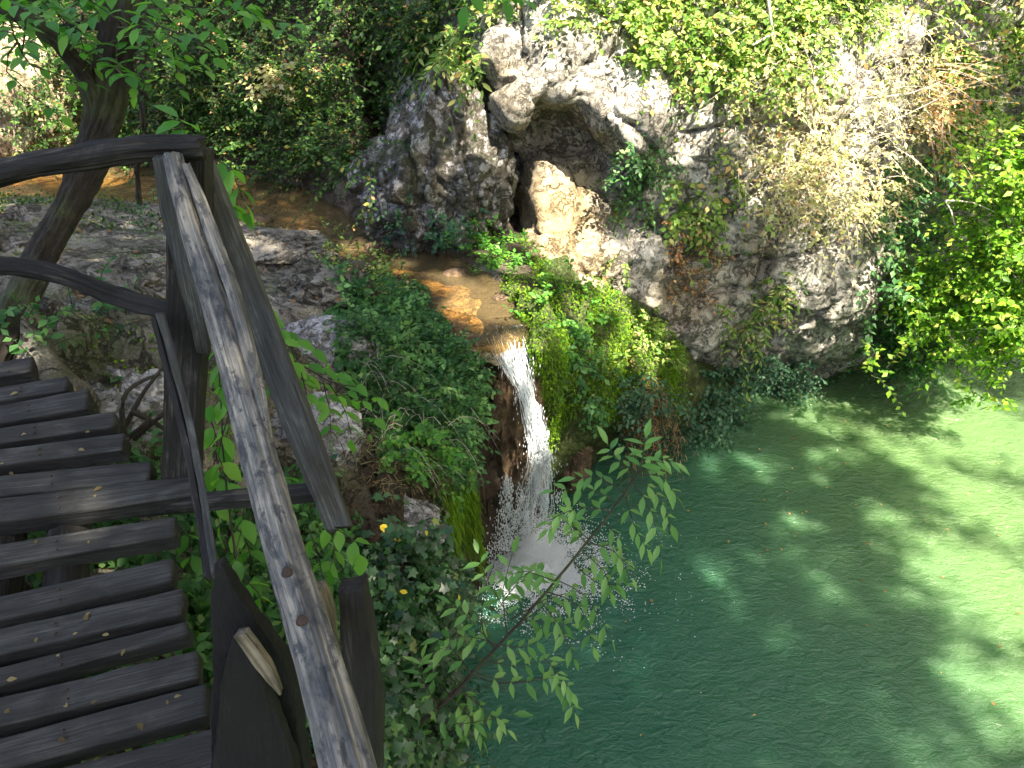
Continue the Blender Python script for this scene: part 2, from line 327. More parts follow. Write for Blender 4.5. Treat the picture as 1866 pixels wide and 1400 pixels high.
def height(x, y):
    d2 = (x[..., None] - ctrl[:, 0]) ** 2 + (y[..., None] - ctrl[:, 1]) ** 2 + .05
    wt = d2 ** -2.0; h = (wt * ctrl[:, 2]).sum(-1) / wt.sum(-1)
    P = np.stack([x, y, 0 * x], -1)
    rough = .20 * ridged(P * .9, 3, 3) * .5 + .10 * ridged(P * 2.6 + .3 * fbm(P * 2, 2)[..., None], 3, 9) * .5
    g1, c1 = worley(P * [1.6, 2.4, 1] + .4 * fbm(P * 1.5, 2, 6)[..., None], 4); rough = rough + .08 * c1 - .09 * np.exp(-(g1 / .13) ** 2)
    h = h + rough
    ins = inpoly(x, y, spoly.tolist()); sd = poly_dist(x, y, spoly)
    h = np.where(ins, STRZ - .03 - .14 * sstep(0, .5, sd) + .03 * vnoise(P * 5), np.maximum(h, STRZ + .02 + .15 * sstep(0, .3, sd)) * 1.0)
    nearb = (~ins) & (y < 4)
    yf = np.interp(x, farw[:, 0], farw[:, 1])
    sdh = sd * sstep(-1.3, -2.2, x) if False else sd * (1 - sstep(-2.3, -1.5, x))
    hill = STRZ + np.minimum(sdh, 3.5) * 1.6 + np.clip(sdh - 3.5, 0, 30) * .8 + .35 * ridged(P * .8, 3, 5) * sstep(0, .8, sdh)
    back = (~ins) & (y > yf - .25) & (x < 1.0)
    h = np.where(back, np.maximum(hill, STRZ + .03), h)
    # near bank keeps its own heights away from the stream
    h0 = (wt * ctrl[:, 2]).sum(-1) / wt.sum(-1) + rough * 1.3
    kk = np.where(x < -.9, 1 - sstep(.15, 1.5, sd), 0); h0 = h0 * (1 - kk) + kk * (STRZ + .05 + .06 * np.abs(vnoise(P * 3, 8)))
    h0 = np.where((x < -.9) & (y > 5), np.minimum(h0, STRZ + .10 + .21 * sd), h0)
    h = np.where((~ins) & (~back), np.where(sd > .5, h0, np.maximum(h0, STRZ + .02) * (1 - sd / .5) + h0 * sd / .5), h)
    e = np.interp(y, [-20, -5, 2.5, 4, 5.2, 5.75, 6.05, 6.25, 6.42, 6.9, 9, 30], [-1.0, -.8, -.50, -.52, -.64, -.50, -.30, -.22, .12, .3, .3, .3]) + .10 * vnoise(P * 1.7, 4)
    right = sstep(-.12, .14, x - e)
    low = -1.4 + np.clip(y - 11.8, 0, 40) * 1.6 + np.clip(x - 9.5, 0, 60) * .9 + np.clip(-y - 6, 0, 60) * .5
    return h * (1 - right) + np.minimum(low, 30) * right
def axis_(a, b, n, lo_, hi_, k):
    core = np.linspace(a, b, n); st = core[1] - core[0]
    g_ = st * 1.12 ** np.arange(1, 200)
    up = b + np.cumsum(g_); up = up[up < hi_]; dn = a - np.cumsum(g_); dn = dn[dn > lo_]
    return np.concatenate([dn[::-1], core, up])
gx = axis_(-9.5, 1.6, 300, -110, 110, 0); gy = axis_(.8, 13, 330, -110, 110, 0)
X, Y = np.meshgrid(gx, gy); Zt = height(X, Y)
TP = np.stack([X, Y, Zt], -1)
TP[..., 0] += .05 * vnoise(TP * 4, 21); TP[..., 1] += .05 * vnoise(TP * 4, 22)
TV = TP.reshape(-1, 3); TF = grid_faces(*X.shape)[:, ::-1]
insd = poly_dist(X, Y, spoly); yfa = np.interp(X, farw[:, 0], farw[:, 1])
soil = np.where((Y > yfa - .1) & (X < 1.2), 1., 0.) 
soil = np.maximum(soil, sstep(-1.4, -.9, X + .25 * vnoise(TP * 1.3, 3)) * (Y > 1.5) * (1 - .8 * sstep(-.1, .3, X)))
soil = np.clip(soil * (.8 + .4 * vnoise(TP * 2.5, 12)), 0, 1)
terrain = mk('ground', TV, Q=TF, mat=M['bank'], smooth=True, attrs={'soil': ('FLOAT', soil.ravel())}); terrain['kind'] = 'structure'
# give the stream bed its own sandy sheet a little above the terrain inside the stream
# ------------------------------------------------------------------ cliff
cx = [640, 700, 790, 880, 935, 965, 1010, 1060, 1100, 1160, 1240, 1320, 1400, 1480, 1550, 1590, 1650, 1750, 1900, 2150, 2600]
rows = [(-900, [15.5, 15, 14.8, 14.6, 14.5, 14.5, 14.5, 14.5, 14.5, 14.5, 14.5, 14.5, 14.5, 14.5, 14.5, 14.5, 14.8, 15, 15, 15, 15]),
 (-300, [13.5, 13, 12.6, 12, 11.6, 11.5, 11.5, 11.4, 11.4, 11.4, 11.4, 11.4, 11.5, 11.5, 11.6, 11.8, 12.2, 12.8, 13, 13, 13]),
 (0, [12.6, 12, 11, 9.7, 9.4, 9.3, 9.3, 9.3, 9.3, 9.4, 9.5, 9.5, 9.6, 9.7, 9.9, 10.1, 10.7, 11.6, 12, 12, 12]),
 (110, [12.2, 11.6, 10.6, 9.2, 8.85, 8.8, 8.8, 8.85, 8.9, 8.9, 9.0, 9.1, 9.1, 9.2, 9.4, 9.8, 10.6, 11.5, 12, 12, 12]),
 (165, [12, 11.4, 10.4, 9.6, 8.65, 8.6, 8.65, 8.65, 8.6, 8.6, 8.8, 9.0, 9.0, 9.1, 9.3, 9.7, 10.5, 11.5, 12, 12, 12]),
 (215, [11.8, 11.2, 10.3, 10.0, 8.62, 9.15, 9.4, 8.95, 8.55, 8.40, 8.7, 8.9, 8.9, 9.0, 9.25, 9.7, 10.6, 11.5, 12, 12, 12]),
 (262, [11.6, 11, 10.4, 10.6, 9.3, 9.35, 9.45, 9.35, 8.90, 8.45, 8.7, 8.8, 8.9, 9.0, 9.2, 9.7, 10.7, 11.5, 12, 12, 12]),
 (300, [11.4, 10.8, 10.4, 10.6, 10.4, 9.1, 8.95, 8.95, 9.15, 8.85, 8.7, 8.8, 8.85, 8.95, 9.2, 9.8, 10.8, 11.5, 12, 12, 12]),
 (400, [11, 10.4, 10.1, 10.3, 10.3, 8.80, 8.55, 8.58, 8.70, 8.7, 8.65, 8.8, 8.85, 8.95, 9.2, 10, 11, 11.6, 12, 12, 12]),
 (460, [10.6, 10, 9.6, 9.6, 9.5, 8.6, 8.4, 8.35, 8.45, 8.5, 8.55, 8.7, 8.8, 8.9, 9.2, 10.1, 11, 11.6, 11.8, 11.8, 11.8]),
 (520, [10.4, 9.8, 9.1, 8.8, 8.6, 8.45, 8.3, 8.2, 8.3, 8.35, 8.5, 8.65, 8.8, 8.9, 9.3, 10.2, 11, 11.5, 11.6, 11.4, 11.4]),
 (580, [10.2, 9.8, 9.1, 8.9, 8.8, 8.7, 8.6, 8.5, 8.35, 8.3, 8.4, 8.7, 8.9, 9.0, 9.5, 10.3, 11, 11.3, 11.3, 11, 11]),
 (640, [10.2, 9.8, 9.2, 9, 9, 8.9, 8.8, 8.7, 8.6, 8.4, 8.45, 8.9, 9.2, 9.3, 9.8, 10.5, 11, 11.1, 11.1, 10.8, 10.8]),
 (690, [10.2, 9.8, 9.4, 9.3, 9.3, 9.2, 9.2, 9.2, 9.1, 9.0, 9.2, 9.9, 10.3, 10.5, 10.7, 10.9, 11, 11, 10.9, 10.4, 10.2]),
 (780, [10.2, 9.8, 9.6, 9.6, 9.6, 9.6, 9.6, 9.6, 9.6, 9.6, 9.7, 10.1, 10.4, 10.6, 10.8, 10.9, 10.9, 10.8, 10.7, 10.2, 10])]
G = np.array([[W(x, y, d) for x, d in zip(cx, ds)] for y, ds in rows])
CP = dense(G, 20, 17); n_ = gnormals(CP)
if n_[len(n_) // 2, n_.shape[1] // 2, 1] > 0: n_ = -n_
disp = .26 * ridged(CP * [.8, .8, 1.2], 3, 31) * .5 + .16 * ridged(CP * 2.0, 3, 37) * .5 + .03 * fbm(CP * 9, 3, 41) + .05 * (np.abs(vnoise(CP * [1.2, 1.2, 3.5], 43)) - .3)
wq = CP * [1.05, 1.05, 1.35] + .35 * np.stack([vnoise(CP * 1.7, 91), vnoise(CP * 1.7, 92), vnoise(CP * 1.7, 93)], -1)
g1, c1 = worley(wq, 1); g2, c2 = worley(wq * 2.7, 2)
px0, py0 = proj(CP); tn = np.exp(-(((px0 - 1030) / 85) ** 2 + ((py0 - 390) / 120) ** 2) ** 1.5)
disp = disp * .62 + .10 * c1 - .09 * np.exp(-(g1 / .07) ** 2) + .02 * c2 - .025 * np.exp(-(g2 / .09) ** 2)
disp = disp * (1 - .55 * tn) * (1 - .4 * np.exp(-(((px0 - 1030) / 150) ** 2 + ((py0 - 200) / 90) ** 2)))
CP = CP + n_ * disp[..., None]
px, py = proj(CP)
tan = np.exp(-(((px - 1030) / 95) ** 2 + ((py - 400) / 190) ** 2) ** 1.3) + .6 * np.exp(-(((px - 1240) / 60) ** 2 + ((py - 540) / 90) ** 2)) + .4 * np.exp(-(((px - 920) / 40) ** 2 + ((py - 150) / 70) ** 2)) + .55 * np.exp(-(((px - 1390) / 30) ** 2 + ((py - 490) / 70) ** 2))
tan = np.clip(tan + .12 * vnoise(CP * 2, 77), 0, 1)
CV = CP.reshape(-1, 3); CF = grid_faces(*CP.shape[:2])[:, ::-1]
cliff = mk('cliff', CV, Q=CF, mat=M['cliff'], smooth=True, attrs={'tan': ('FLOAT', tan.ravel())})
tag(cliff, 'high grey limestone cliff with a tan cave hollow rising over the green pool', 'cliff', kind='structure')
# ------------------------------------------------------------------ mossy shelf beside the fall
srows = [[W(850, 440, 8.75), W(890, 446, 8.7), W(980, 455, 8.6), W(1080, 500, 8.5), W(1200, 590, 8.7), W(1280, 660, 9.1), W(1340, 690, 9.6)],
 [W(885, 478, 8.1), W(925, 520, 7.5), W(1000, 520, 7.8), W(1090, 550, 7.9), W(1190, 615, 8.2), W(1260, 680, 8.7), W(1330, 700, 9.4)],
 [WZ(948, 562, 2.60), WZ(968, 600, 2.62), W(1015, 570, 7.0), W(1100, 590, 7.4), W(1180, 630, 7.9), W(1250, 690, 8.5), W(1330, 710, 9.4)],
 [W(950, 640, 6.45), W(985, 680, 6.45), W(1040, 690, 6.8), W(1110, 680, 7.25), W(1190, 700, 7.8), W(1255, 735, 8.5), W(1330, 730, 9.4)],
 [W(965, 760, 6.6), W(1000, 800, 6.8), W(1060, 780, 7.1), W(1110, 748, 7.5), W(1170, 765, 7.9), W(1260, 770, 8.6), W(1330, 748, 9.4)],
 [W(985, 900, 7.4), W(1020, 900, 7.4), W(1070, 830, 8.0), W(1120, 790, 9.0), W(1190, 790, 9.2), W(1270, 780, 9.4), W(1340, 760, 9.7)],
 [W(985, 990, 7.4), W(1020, 990, 7.4), W(1070, 900, 8.0), W(1120, 830, 9.0), W(1190, 830, 9.2), W(1270, 820, 9.4), W(1340, 800, 9.7)]]
SP = dense(np.array(srows), 18, 18); n_ = gnormals(SP)
if n_[40, 60, 2] < 0: n_ = -n_
SP = SP + n_ * (.24 * ridged(SP * [2.8, 2.8, .5], 2, 51) * .5 + .06 * fbm(SP * 3, 3, 53) + .015 * fbm(SP * 12, 2, 54))[..., None]
SV = SP.reshape(-1, 3); SF = grid_faces(*SP.shape[:2])
shelf = mk('bank', SV, Q=SF, mat=M['moss_ground'], smooth=True); tag(shelf, kind='structure')
# ------------------------------------------------------------------ blobs: boulders, tufa
def blob(name, c, r, mat, seed, amp=.25, res=90, shape=None, freq=1.6, parent=None):
    u = np.linspace(0, math.pi, res); v = np.linspace(0, 2 * math.pi, res * 2, endpoint=False)
    U, Vv = np.meshgrid(u, v, indexing='ij'); D = np.stack([np.sin(U) * np.cos(Vv), np.sin(U) * np.sin(Vv), np.cos(U)], -1)
    k = 1 + amp * ridged(D * freq + seed, 3, seed) * .5 + amp * .35 * fbm(D * freq * 4, 3, seed + 5) + .02 * fbm(D * 22, 2, seed)
    P = D * k[..., None]
    g1, c1 = worley(D * 2.3 + .3 * fbm(D * 2, 2, seed)[..., None], seed); P = P * (1 + .05 * c1 - .07 * np.exp(-(g1 / .10) ** 2))[..., None]
    if shape: P = shape(P, D)
    P = P * r + c
    V = P.reshape(-1, 3); return mk(name, V, Q=grid_faces(res, res * 2, True), mat=mat, smooth=True, parent=parent), V, grid_faces(res, res * 2, True)
OCC = [(TV, TF), (CV, CF), (SV, SF)]
def bshape(P, D):
    P = P.copy(); z = P[..., 2]
    P[..., 0] = P[..., 0] * (1 - .30 * np.clip(z, 0, 1.5)) + .12 * z
    # deep diagonal grooves between three lobes
    g_ = np.sin(P[..., 0] * 4.3 + z * 1.5 + .6); P = P * (1 - .13 * np.clip(np.abs(g_) < .22, 0, 1) * (1 - np.abs(g_) / .22))[..., None]
    return P
o, V_, F_ = blob('boulder', W(800, 325, 9.0), np.array([.80, .75, .98]), M['boulder'], 3, .26, 130, bshape)
tag(o, 'big rounded boulder spotted with white lichen standing beside the brown stream', 'boulder'); OCC.append((V_, F_))
rocks = [((600, 520, 6.7), (.42, .35, .2), 'bank', 'humped grey rock at the stream bank beside the leafy mound'),
 ((585, 645, 5.7), (.46, .3, .26), 'white_rock', 'white crusted rock half buried in the green mound'),
 ((685, 966, 4.35), (.42, .3, .2), 'white_rock', 'pale sloping rock above the dark ivy, below the wooden brace'),
 ((570, 800, 4.3), (.3, .3, .24), 'white_rock', 'white speckled rock behind the leaning grey brace plank'),
 ((200, 735, 3.55), (.36, .4, .2), 'white_rock', 'white patched rock touching the ends of the deck boards'),
 ((460, 460, 7.6), (.8, .5, .17), 'bank', 'long low grey rock ledge along the near edge of the brown stream'),
 ((140, 540, 5.6), (.7, .5, .2), 'bank', 'dark furrowed rock slab beside the foot of the leaning tree')]
for i, ((x, y, Yd), r, mt, lb) in enumerate(rocks):
    o, V_, F_ = blob('rock', W(x, y, Yd), np.array(r), M[mt], 20 + i, .22, 60); tag(o, lb, 'rock'); OCC.append((V_, F_))
def cshape(P, D):
    P = P.copy(); z = P[..., 2]
    k = np.interp(z, [-1.2, -.8, 0, .6, 1.2], [.18, .45, .95, 1.05, .7]); P[..., 0] *= k; P[..., 1] *= k
    a = np.arctan2(D[..., 1], D[..., 0]); f = 1 + .10 * np.sin(a * 9 + z * 2) + .06 * np.sin(a * 17 - z * 3)
    P[..., 0] *= f; P[..., 1] *= f; return P
o, V_, F_ = blob('hanging_rock', W(928, 775, 6.40), np.array([.27, .24, .86]), M['tufa_dark'], 8, .22, 110, cshape, 2.2)
tag(o, 'dark brown porous rock curtain hanging left of the falling water', 'rock'); OCC.append((V_, F_))
def tshape(P, D):
    P = P.copy(); z = P[..., 2]; k = np.interp(z, [-1.1, -.7, 0, 1], [1.0, 1.1, .75, .5]); P[..., 0] *= k; P[..., 1] *= k; return P
o, V_, F_ = blob('bulging_rock', W(1048, 800, 7.3), np.array([.21, .25, .62]), M['tufa'], 12, .16, 90, tshape, 1.7)
tag(o, 'smooth tan bulging rock foot right of the waterfall', 'rock'); OCC.append((V_, F_))
# dark wall behind the fall
bw = [[W(780, 600, 6.9), W(850, 600, 6.9), W(930, 605, 6.7), W(975, 620, 6.75)], [W(780, 750, 7.0), W(850, 750, 7.1), W(930, 750, 7.1), W(985, 750, 7.1)],
      [W(790, 880, 7.3), W(850, 880, 7.4), W(930, 880, 7.5), W(1000, 880, 7.5)], [W(790, 990, 7.3), W(850, 990, 7.4), W(930, 990, 7.5), W(1000, 990, 7.5)]]
BP = dense(np.array(bw), 20, 20); BP[..., 1] += .12 * ridged(BP * 3, 3, 61) * .5
bw_o = mk('wall_rock', BP.reshape(-1, 3), Q=grid_faces(*BP.shape[:2]), mat=M['tufa_dark'], smooth=True); tag(bw_o, kind='structure')
OCC.append((BP.reshape(-1, 3), grid_faces(*BP.shape[:2])))
# far left sunlit rock
o, V_, F_ = blob('pale_rock', W(60, 175, 12.3), np.array([.75, .6, 1.0]), M['cream_rock'], 40, .2, 60); tag(o, 'tall pale sunlit rock behind the far end of the stream', 'rock'); OCC.append((V_, F_))

vs = []; fsl = []; off = 0
for V_, F_ in OCC:
    vs.append(V_); fsl.append(F_ + off); off += len(V_)
AV = np.concatenate(vs); AF = np.concatenate(fsl)
BVH = BVHTree.FromPolygons(AV.tolist(), AF.tolist())
def hit(x, y):
    d = ray(x, y); l, n, i, ds = BVH.ray_cast(Vector((0, 0, CAMZ)), Vector(tuple(d)))
    if l is None: return None, None
    l = np.array(l); n = np.array(n)
    if n @ d > 0: n = -n
    return l, n
def drop(x, y):
    l, n, i, ds = BVH.ray_cast(Vector((x, y, 8)), Vector((0, 0, -1))); return np.array(l) if l is not None else None

# ------------------------------------------------------------------ water
gxp = np.linspace(-2, 14, 260); gyp = np.linspace(-8, 12.5, 330)
X, Y = np.meshgrid(gxp, gyp); P = np.stack([X, Y, 0 * X], -1)
fc = WZ(960, 1035, 0)
R_ = np.hypot(X - fc[0], Y - fc[1]); Zp = .010 * fbm(P * 2.2, 3, 71) + .05 * np.exp(-(R_ / .6) ** 2) * fbm(P * 7, 2, 72) + .012 * np.sin(R_ * 14) * np.exp(-R_ / 1.2)
P[..., 2] = Zp
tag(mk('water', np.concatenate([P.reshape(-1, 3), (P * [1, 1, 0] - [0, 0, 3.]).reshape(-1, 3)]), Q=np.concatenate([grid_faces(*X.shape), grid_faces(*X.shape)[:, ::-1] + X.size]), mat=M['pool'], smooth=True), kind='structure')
# stream water sheet: a fan grid between the two edges
def resamp(pts, n):
    p_ = np.array([WZ(x, y, STRZ) for x, y in pts]); d_ = np.concatenate([[0], np.cumsum(np.linalg.norm(np.diff(p_, axis=0), axis=1))])
    s_ = np.linspace(0, d_[-1], n); return np.stack([np.interp(s_, d_, p_[:, k]) for k in range(3)], -1)
A = resamp(near_edge, 120); B = resamp(far_edge[::-1], 120)
tt = np.linspace(-.15, 1.15, 30)[:, None, None]; S = A[None] * (1 - tt) + B[None] * tt
S[..., 2] = STRZ
fd_ = norm(np.array([.10, -1., 0])); el_ = (sstep(.02, .30, tt) * .9 + .1); ext = [S[:, -1:] + fd_ * (.035 * k) * el_ - np.array([0, 0, 1.]) * (.012 * k * k) for k in range(1, 4)]
S = np.concatenate([S] + ext, 1)
# the last part bends over the lip
mkw = mk('stream_water', S.reshape(-1, 3), Q=grid_faces(*S.shape[:2]), mat=M['stream'], smooth=True); tag(mkw, kind='structure')
S2 = S.copy(); S2[..., 2] -= .07 + .06 * np.sin(np.clip(tt[..., 0], 0, 1) * math.pi) - .025 * vnoise(S2 * 4) - .012 * vnoise(S2 * 14)
tag(mk('stream_bed', S2.reshape(-1, 3), Q=grid_faces(*S.shape[:2]), mat=M['bed'], smooth=True), kind='structure')

# ------------------------------------------------------------------ leaves and twigs
TEMPL = {
 'diamond': (np.array([[0, 0, 0], [.30, .45, .06], [0, 1, -.10], [-.30, .45, .06]]), np.array([[0, 1, 2], [0, 2, 3]])),
 'oval': (np.array([[0, 0, 0], [.22, .22, .05], [.30, .5, .06], [.17, .8, .0], [0, 1.05, -.12], [-.17, .8, 0.], [-.30, .5, .06], [-.22, .22, .05], [0, .5, 0]]),
          np.array([[0, 1, 8], [1, 2, 8], [2, 3, 8], [3, 4, 8], [4, 5, 8], [5, 6, 8], [6, 7, 8], [7, 0, 8]])),
 'lance': (np.array([[0, 0, 0], [.15, .3, .03], [.16, .55, .03], [0, 1, -.08], [-.16, .55, .03], [-.15, .3, .03]]), np.array([[0, 1, 2], [0, 2, 3], [0, 3, 4], [0, 4, 5]])),
 'ivy': (np.array([[0, .35, .03], [0, 0, 0], [.38, -.08, -.04], [.30, .22, 0], [.55, .42, -.06], [.22, .55, 0], [0, 1, -.08], [-.22, .55, 0], [-.55, .42, -.06], [-.30, .22, 0], [-.38, -.08, -.04]]),
         np.array([[0, 1, 2], [0, 2, 3], [0, 3, 4], [0, 4, 5], [0, 5, 6], [0, 6, 7], [0, 7, 8], [0, 8, 9], [0, 9, 10], [0, 10, 1]])),
 'blade': (np.array([[-.03, 0, 0], [.03, 0, 0], [.025, .5, .02], [-.025, .5, .02], [0, 1, -.12]]), np.array([[0, 1, 2], [0, 2, 3], [3, 2, 4]])),
}
def leaves(name, pos, dr, nr, size, templ, mat, parent=None, rnd=None):
    TVt, TFt = TEMPL[templ]; n = len(pos)
    dr = norm(dr); sd = norm(np.cross(dr, nr)); nr = np.cross(sd, dr)
    Vv = pos[:, None] + size[:, None, None] * (TVt[None, :, 0, None] * sd[:, None] + TVt[None, :, 1, None] * dr[:, None] + TVt[None, :, 2, None] * nr[:, None])
    Ff = TFt[None] + (np.arange(n) * len(TVt))[:, None, None]
    rnd = rng.random(n) if rnd is None else rnd
    return mk(name, Vv.reshape(-1, 3), T=Ff.reshape(-1, 3), mat=mat, parent=parent, attrs={'rnd': ('FLOAT', np.repeat(rnd, len(TVt)))})
def tubes(name, PP, r0, r1, mat, parent=None, k=4):     # PP (n, m, 3)
    PP = np.asarray(PP, float); n, m_, _ = PP.shape
    tg = norm(np.gradient(PP, axis=1)); ref = np.where(np.abs(tg[..., 2:3]) > .9, [1., 0, 0], [0, 0, 1.])
    a = norm(np.cross(tg, ref)); b = np.cross(tg, a)
    rr = (np.asarray(r0, float).reshape(-1, 1) * (1 - np.linspace(0, 1, m_)) + np.asarray(r1, float).reshape(-1, 1) * np.linspace(0, 1, m_)) * np.ones((n, 1))
    th = np.arange(k) * 2 * math.pi / k
    V = PP[:, :, None] + rr[..., None, None] * (np.cos(th)[:, None] * a[:, :, None] + np.sin(th)[:, None] * b[:, :, None])
    q = grid_faces(m_, k, True); Q = q[None] + (np.arange(n) * m_ * k)[:, None, None]
    return mk(name, V.reshape(-1, 3), Q=Q.reshape(-1, 4), mat=mat, parent=parent, smooth=True)
def rdir(n): return norm(rng.normal(size=(n, 3)))
class Plant:
    def __init__(s): s.tw = []; s.pos = []; s.dr = []; s.nr = []; s.sz = []
    def twigs(s, O, Nn, per, L, an=1., ar=.7, up=.3, grav=.5, nl=10, ls=.07, s0=.15, spread=.1, flat=.6):
        O = np.repeat(O, per, 0) + rng.normal(size=(len(O) * per, 3)) * spread; Nn = np.repeat(Nn, per, 0); n = len(O)
        d = norm(Nn * an + rdir(n) * ar + np.array([0, 0, up])); Ls = L * rng.uniform(.5, 1.25, n)
        bend = rdir(n) * .18
        def at(u): return O[:, None] + Ls[:, None, None] * (d[:, None] * u[None, :, None] + bend[:, None] * (u ** 2)[None, :, None]) + np.array([0, 0, -1.]) * (grav * Ls[:, None] ** 1.5 * (u ** 2)[None])[..., None]
        u = np.linspace(0, 1, 5); s.tw.append(at(u))
        ul = np.linspace(s0, 1, nl); P = at(ul); Tg = norm(at(ul + .02) - at(ul - .02))
        side = norm(np.cross(Tg, np.array([0, 0, 1.]) + .3 * rdir(n)[:, None])); sg = np.where(np.arange(nl) % 2, 1., -1.)[None, :, None]
        dr = Tg * .55 + side * sg + rdir(n * nl).reshape(n, nl, 3) * .45 + np.array([0, 0, -.25]); dr[:, -1] = Tg[:, -1]
        nr = np.array([0, 0, 1.]) * flat + Nn[:, None] * .5 + rdir(n * nl).reshape(n, nl, 3) * .55
        s.pos.append(P.reshape(-1, 3)); s.dr.append(dr.reshape(-1, 3)); s.nr.append(nr.reshape(-1, 3))
        s.sz.append(ls * rng.uniform(.55, 1.3, n * nl)); return s
    def path(s, pts, r=.006, nl=8, ls=.08, comp=True, s0=.25, sag=.0, droop=.25, pair=True):   # a drawn twig or compound leaf
        pts = catmull(np.array(pts), 6) if len(pts) > 2 else np.linspace(pts[0], pts[1], 7)
        u = np.linspace(0, 1, len(pts)); pts = pts + np.array([0, 0, -1.]) * (sag * np.sin(u * math.pi))[:, None] + rng.normal(size=pts.shape) * .002
        s.tw.append(np.stack([np.interp(np.linspace(0, 1, 5), u, pts[:, k]) for k in range(3)], -1)[None])
        ul = np.linspace(s0, 1, nl)
        if pair: ul = np.concatenate([ul, ul[:-1]]); sg = np.concatenate([np.ones(nl), -np.ones(nl - 1)])
        else: sg = np.where(np.arange(nl) % 2, 1., -1.)
        at = lambda q: np.stack([np.interp(q, u, pts[:, k]) for k in range(3)], -1)
        P = at(ul); Tg = norm(at(np.clip(ul, 0, .98) + .02) - at(np.clip(ul, 0.02, .98) - .02))
        side = norm(np.cross(Tg, [0, 0, 1.])); dr = Tg * .55 + side * sg[:, None] + rdir(len(P)) * .18 + np.array([0, 0, -droop])
        dr[nl - 1] = Tg[nl - 1] + [0, 0, -droop]
        s.pos.append(P); s.dr.append(dr); s.nr.append(np.array([0, 0, 1.]) + rdir(len(P)) * .3); s.sz.append(ls * rng.uniform(.8, 1.15, len(P)))
        return s
    def build(s, name, label, cat, mat, templ='diamond', group=None, r=.004, wood='twig', keep=None, k=3, leafname='foliage', skip=.0):
        pos = np.concatenate(s.pos); dr = np.concatenate(s.dr); nr = np.concatenate(s.nr); sz = np.concatenate(s.sz)
        q = rng.random(len(pos)) >= skip
        if keep is not None: q &= keep(pos)
        pos, dr, nr, sz = pos[q], dr[q], nr[q], sz[q]
        base = np.concatenate(s.tw)[:, 0].mean(0)
        root = empty(name, base, label=label, cat=cat, group=group)
        if len(pos): leaves(leafname, pos, dr, nr, sz, templ, M[mat], root)
        tubes('stem', np.concatenate(s.tw), r, r * .35, M[wood], root, k)
        rebase(root); return root
def hits(poly, n, off=0.):
    xs = [p_[0] for p_ in poly]; ys = [p_[1] for p_ in poly]; O = []; Nn = []; tries = 0
    while len(O) < n and tries < n * 30:
        tries += 1; x = rng.uniform(min(xs), max(xs)); y = rng.uniform(min(ys), max(ys))
        if not inpoly(np.array(x), np.array(y), poly): continue
        l, nn = hit(x, y)
        if l is None: continue
        O.append(l + nn * off); Nn.append(nn)
    return np.array(O), np.array(Nn)
def shrub(name, label, cat, poly, n, mat, templ='diamond', group=None, r=.004, wood='twig', off=0., **k):
    O, Nn = hits(poly, n, off)
    if len(O) == 0: return
    return Plant().twigs(O, Nn, **k).build(name, label, cat, mat, templ, group, r, wood)
def cover(name, poly, n, size, mat, templ, label, cat, lift=.02, up=.2, jit=.6, droop=.3, meshes=(0, 1, 2), wmask=None, parent=None, dist=None):
    P_ = []; N_ = []; Q_ = []
    for mi in meshes:
        V_, F_ = OCC[mi]
        a, b, c_, d_ = (V_[F_[:, i]] for i in range(4)); cen = (a + b + c_ + d_) / 4; nn = np.cross(c_ - a, d_ - b); ar = np.linalg.norm(nn, axis=1)
        x, y = proj(cen); okm = inpoly(x, y, poly) & (cen[:, 1] > .3)
        if wmask is not None: okm &= wmask(cen)
        idx = np.nonzero(okm)[0]
        if len(idx) == 0: continue
        P_.append(cen[idx]); Q_.append(V_[F_[idx]]); nn = norm(nn[idx]); flip = (nn * (cen[idx] - [0, 0, CAMZ])).sum(1) > 0; nn[flip] *= -1
        N_.append(np.concatenate([nn, ar[idx, None], np.linalg.norm(a[idx] - c_[idx], axis=1)[:, None]], 1))
    P_ = np.concatenate(P_); N_ = np.concatenate(N_); pr = N_[:, 3] / N_[:, 3].sum()
    i = rng.choice(len(P_), n, p=pr); nn = N_[i, :3]
    cl = np.clip(1 + .9 * vnoise(P_[i] * 3.5, 88), .15, 2)
    Q4 = np.concatenate(Q_)[i]; u1 = rng.random((n, 1)); v1 = rng.random((n, 1)); pos = (Q4[:, 0] * (1 - u1) + Q4[:, 1] * u1) * (1 - v1) + (Q4[:, 3] * (1 - u1) + Q4[:, 2] * u1) * v1 + nn * (lift * rng.random(n) * cl)[:, None]
    dr = rdir(n) * jit + np.array([0, 0, -droop]) + nn * .2; nr = nn + np.array([0, 0, up]) + rdir(n) * .45
    if templ == 'blade': dr = nn * .5 + rdir(n) * jit + np.array([0, 0, -droop])
    o = leaves(name, pos, dr, nr, size * rng.uniform(.5, 1.25, n), templ, M[mat]); tag(o, label, cat, kind='stuff'); return o

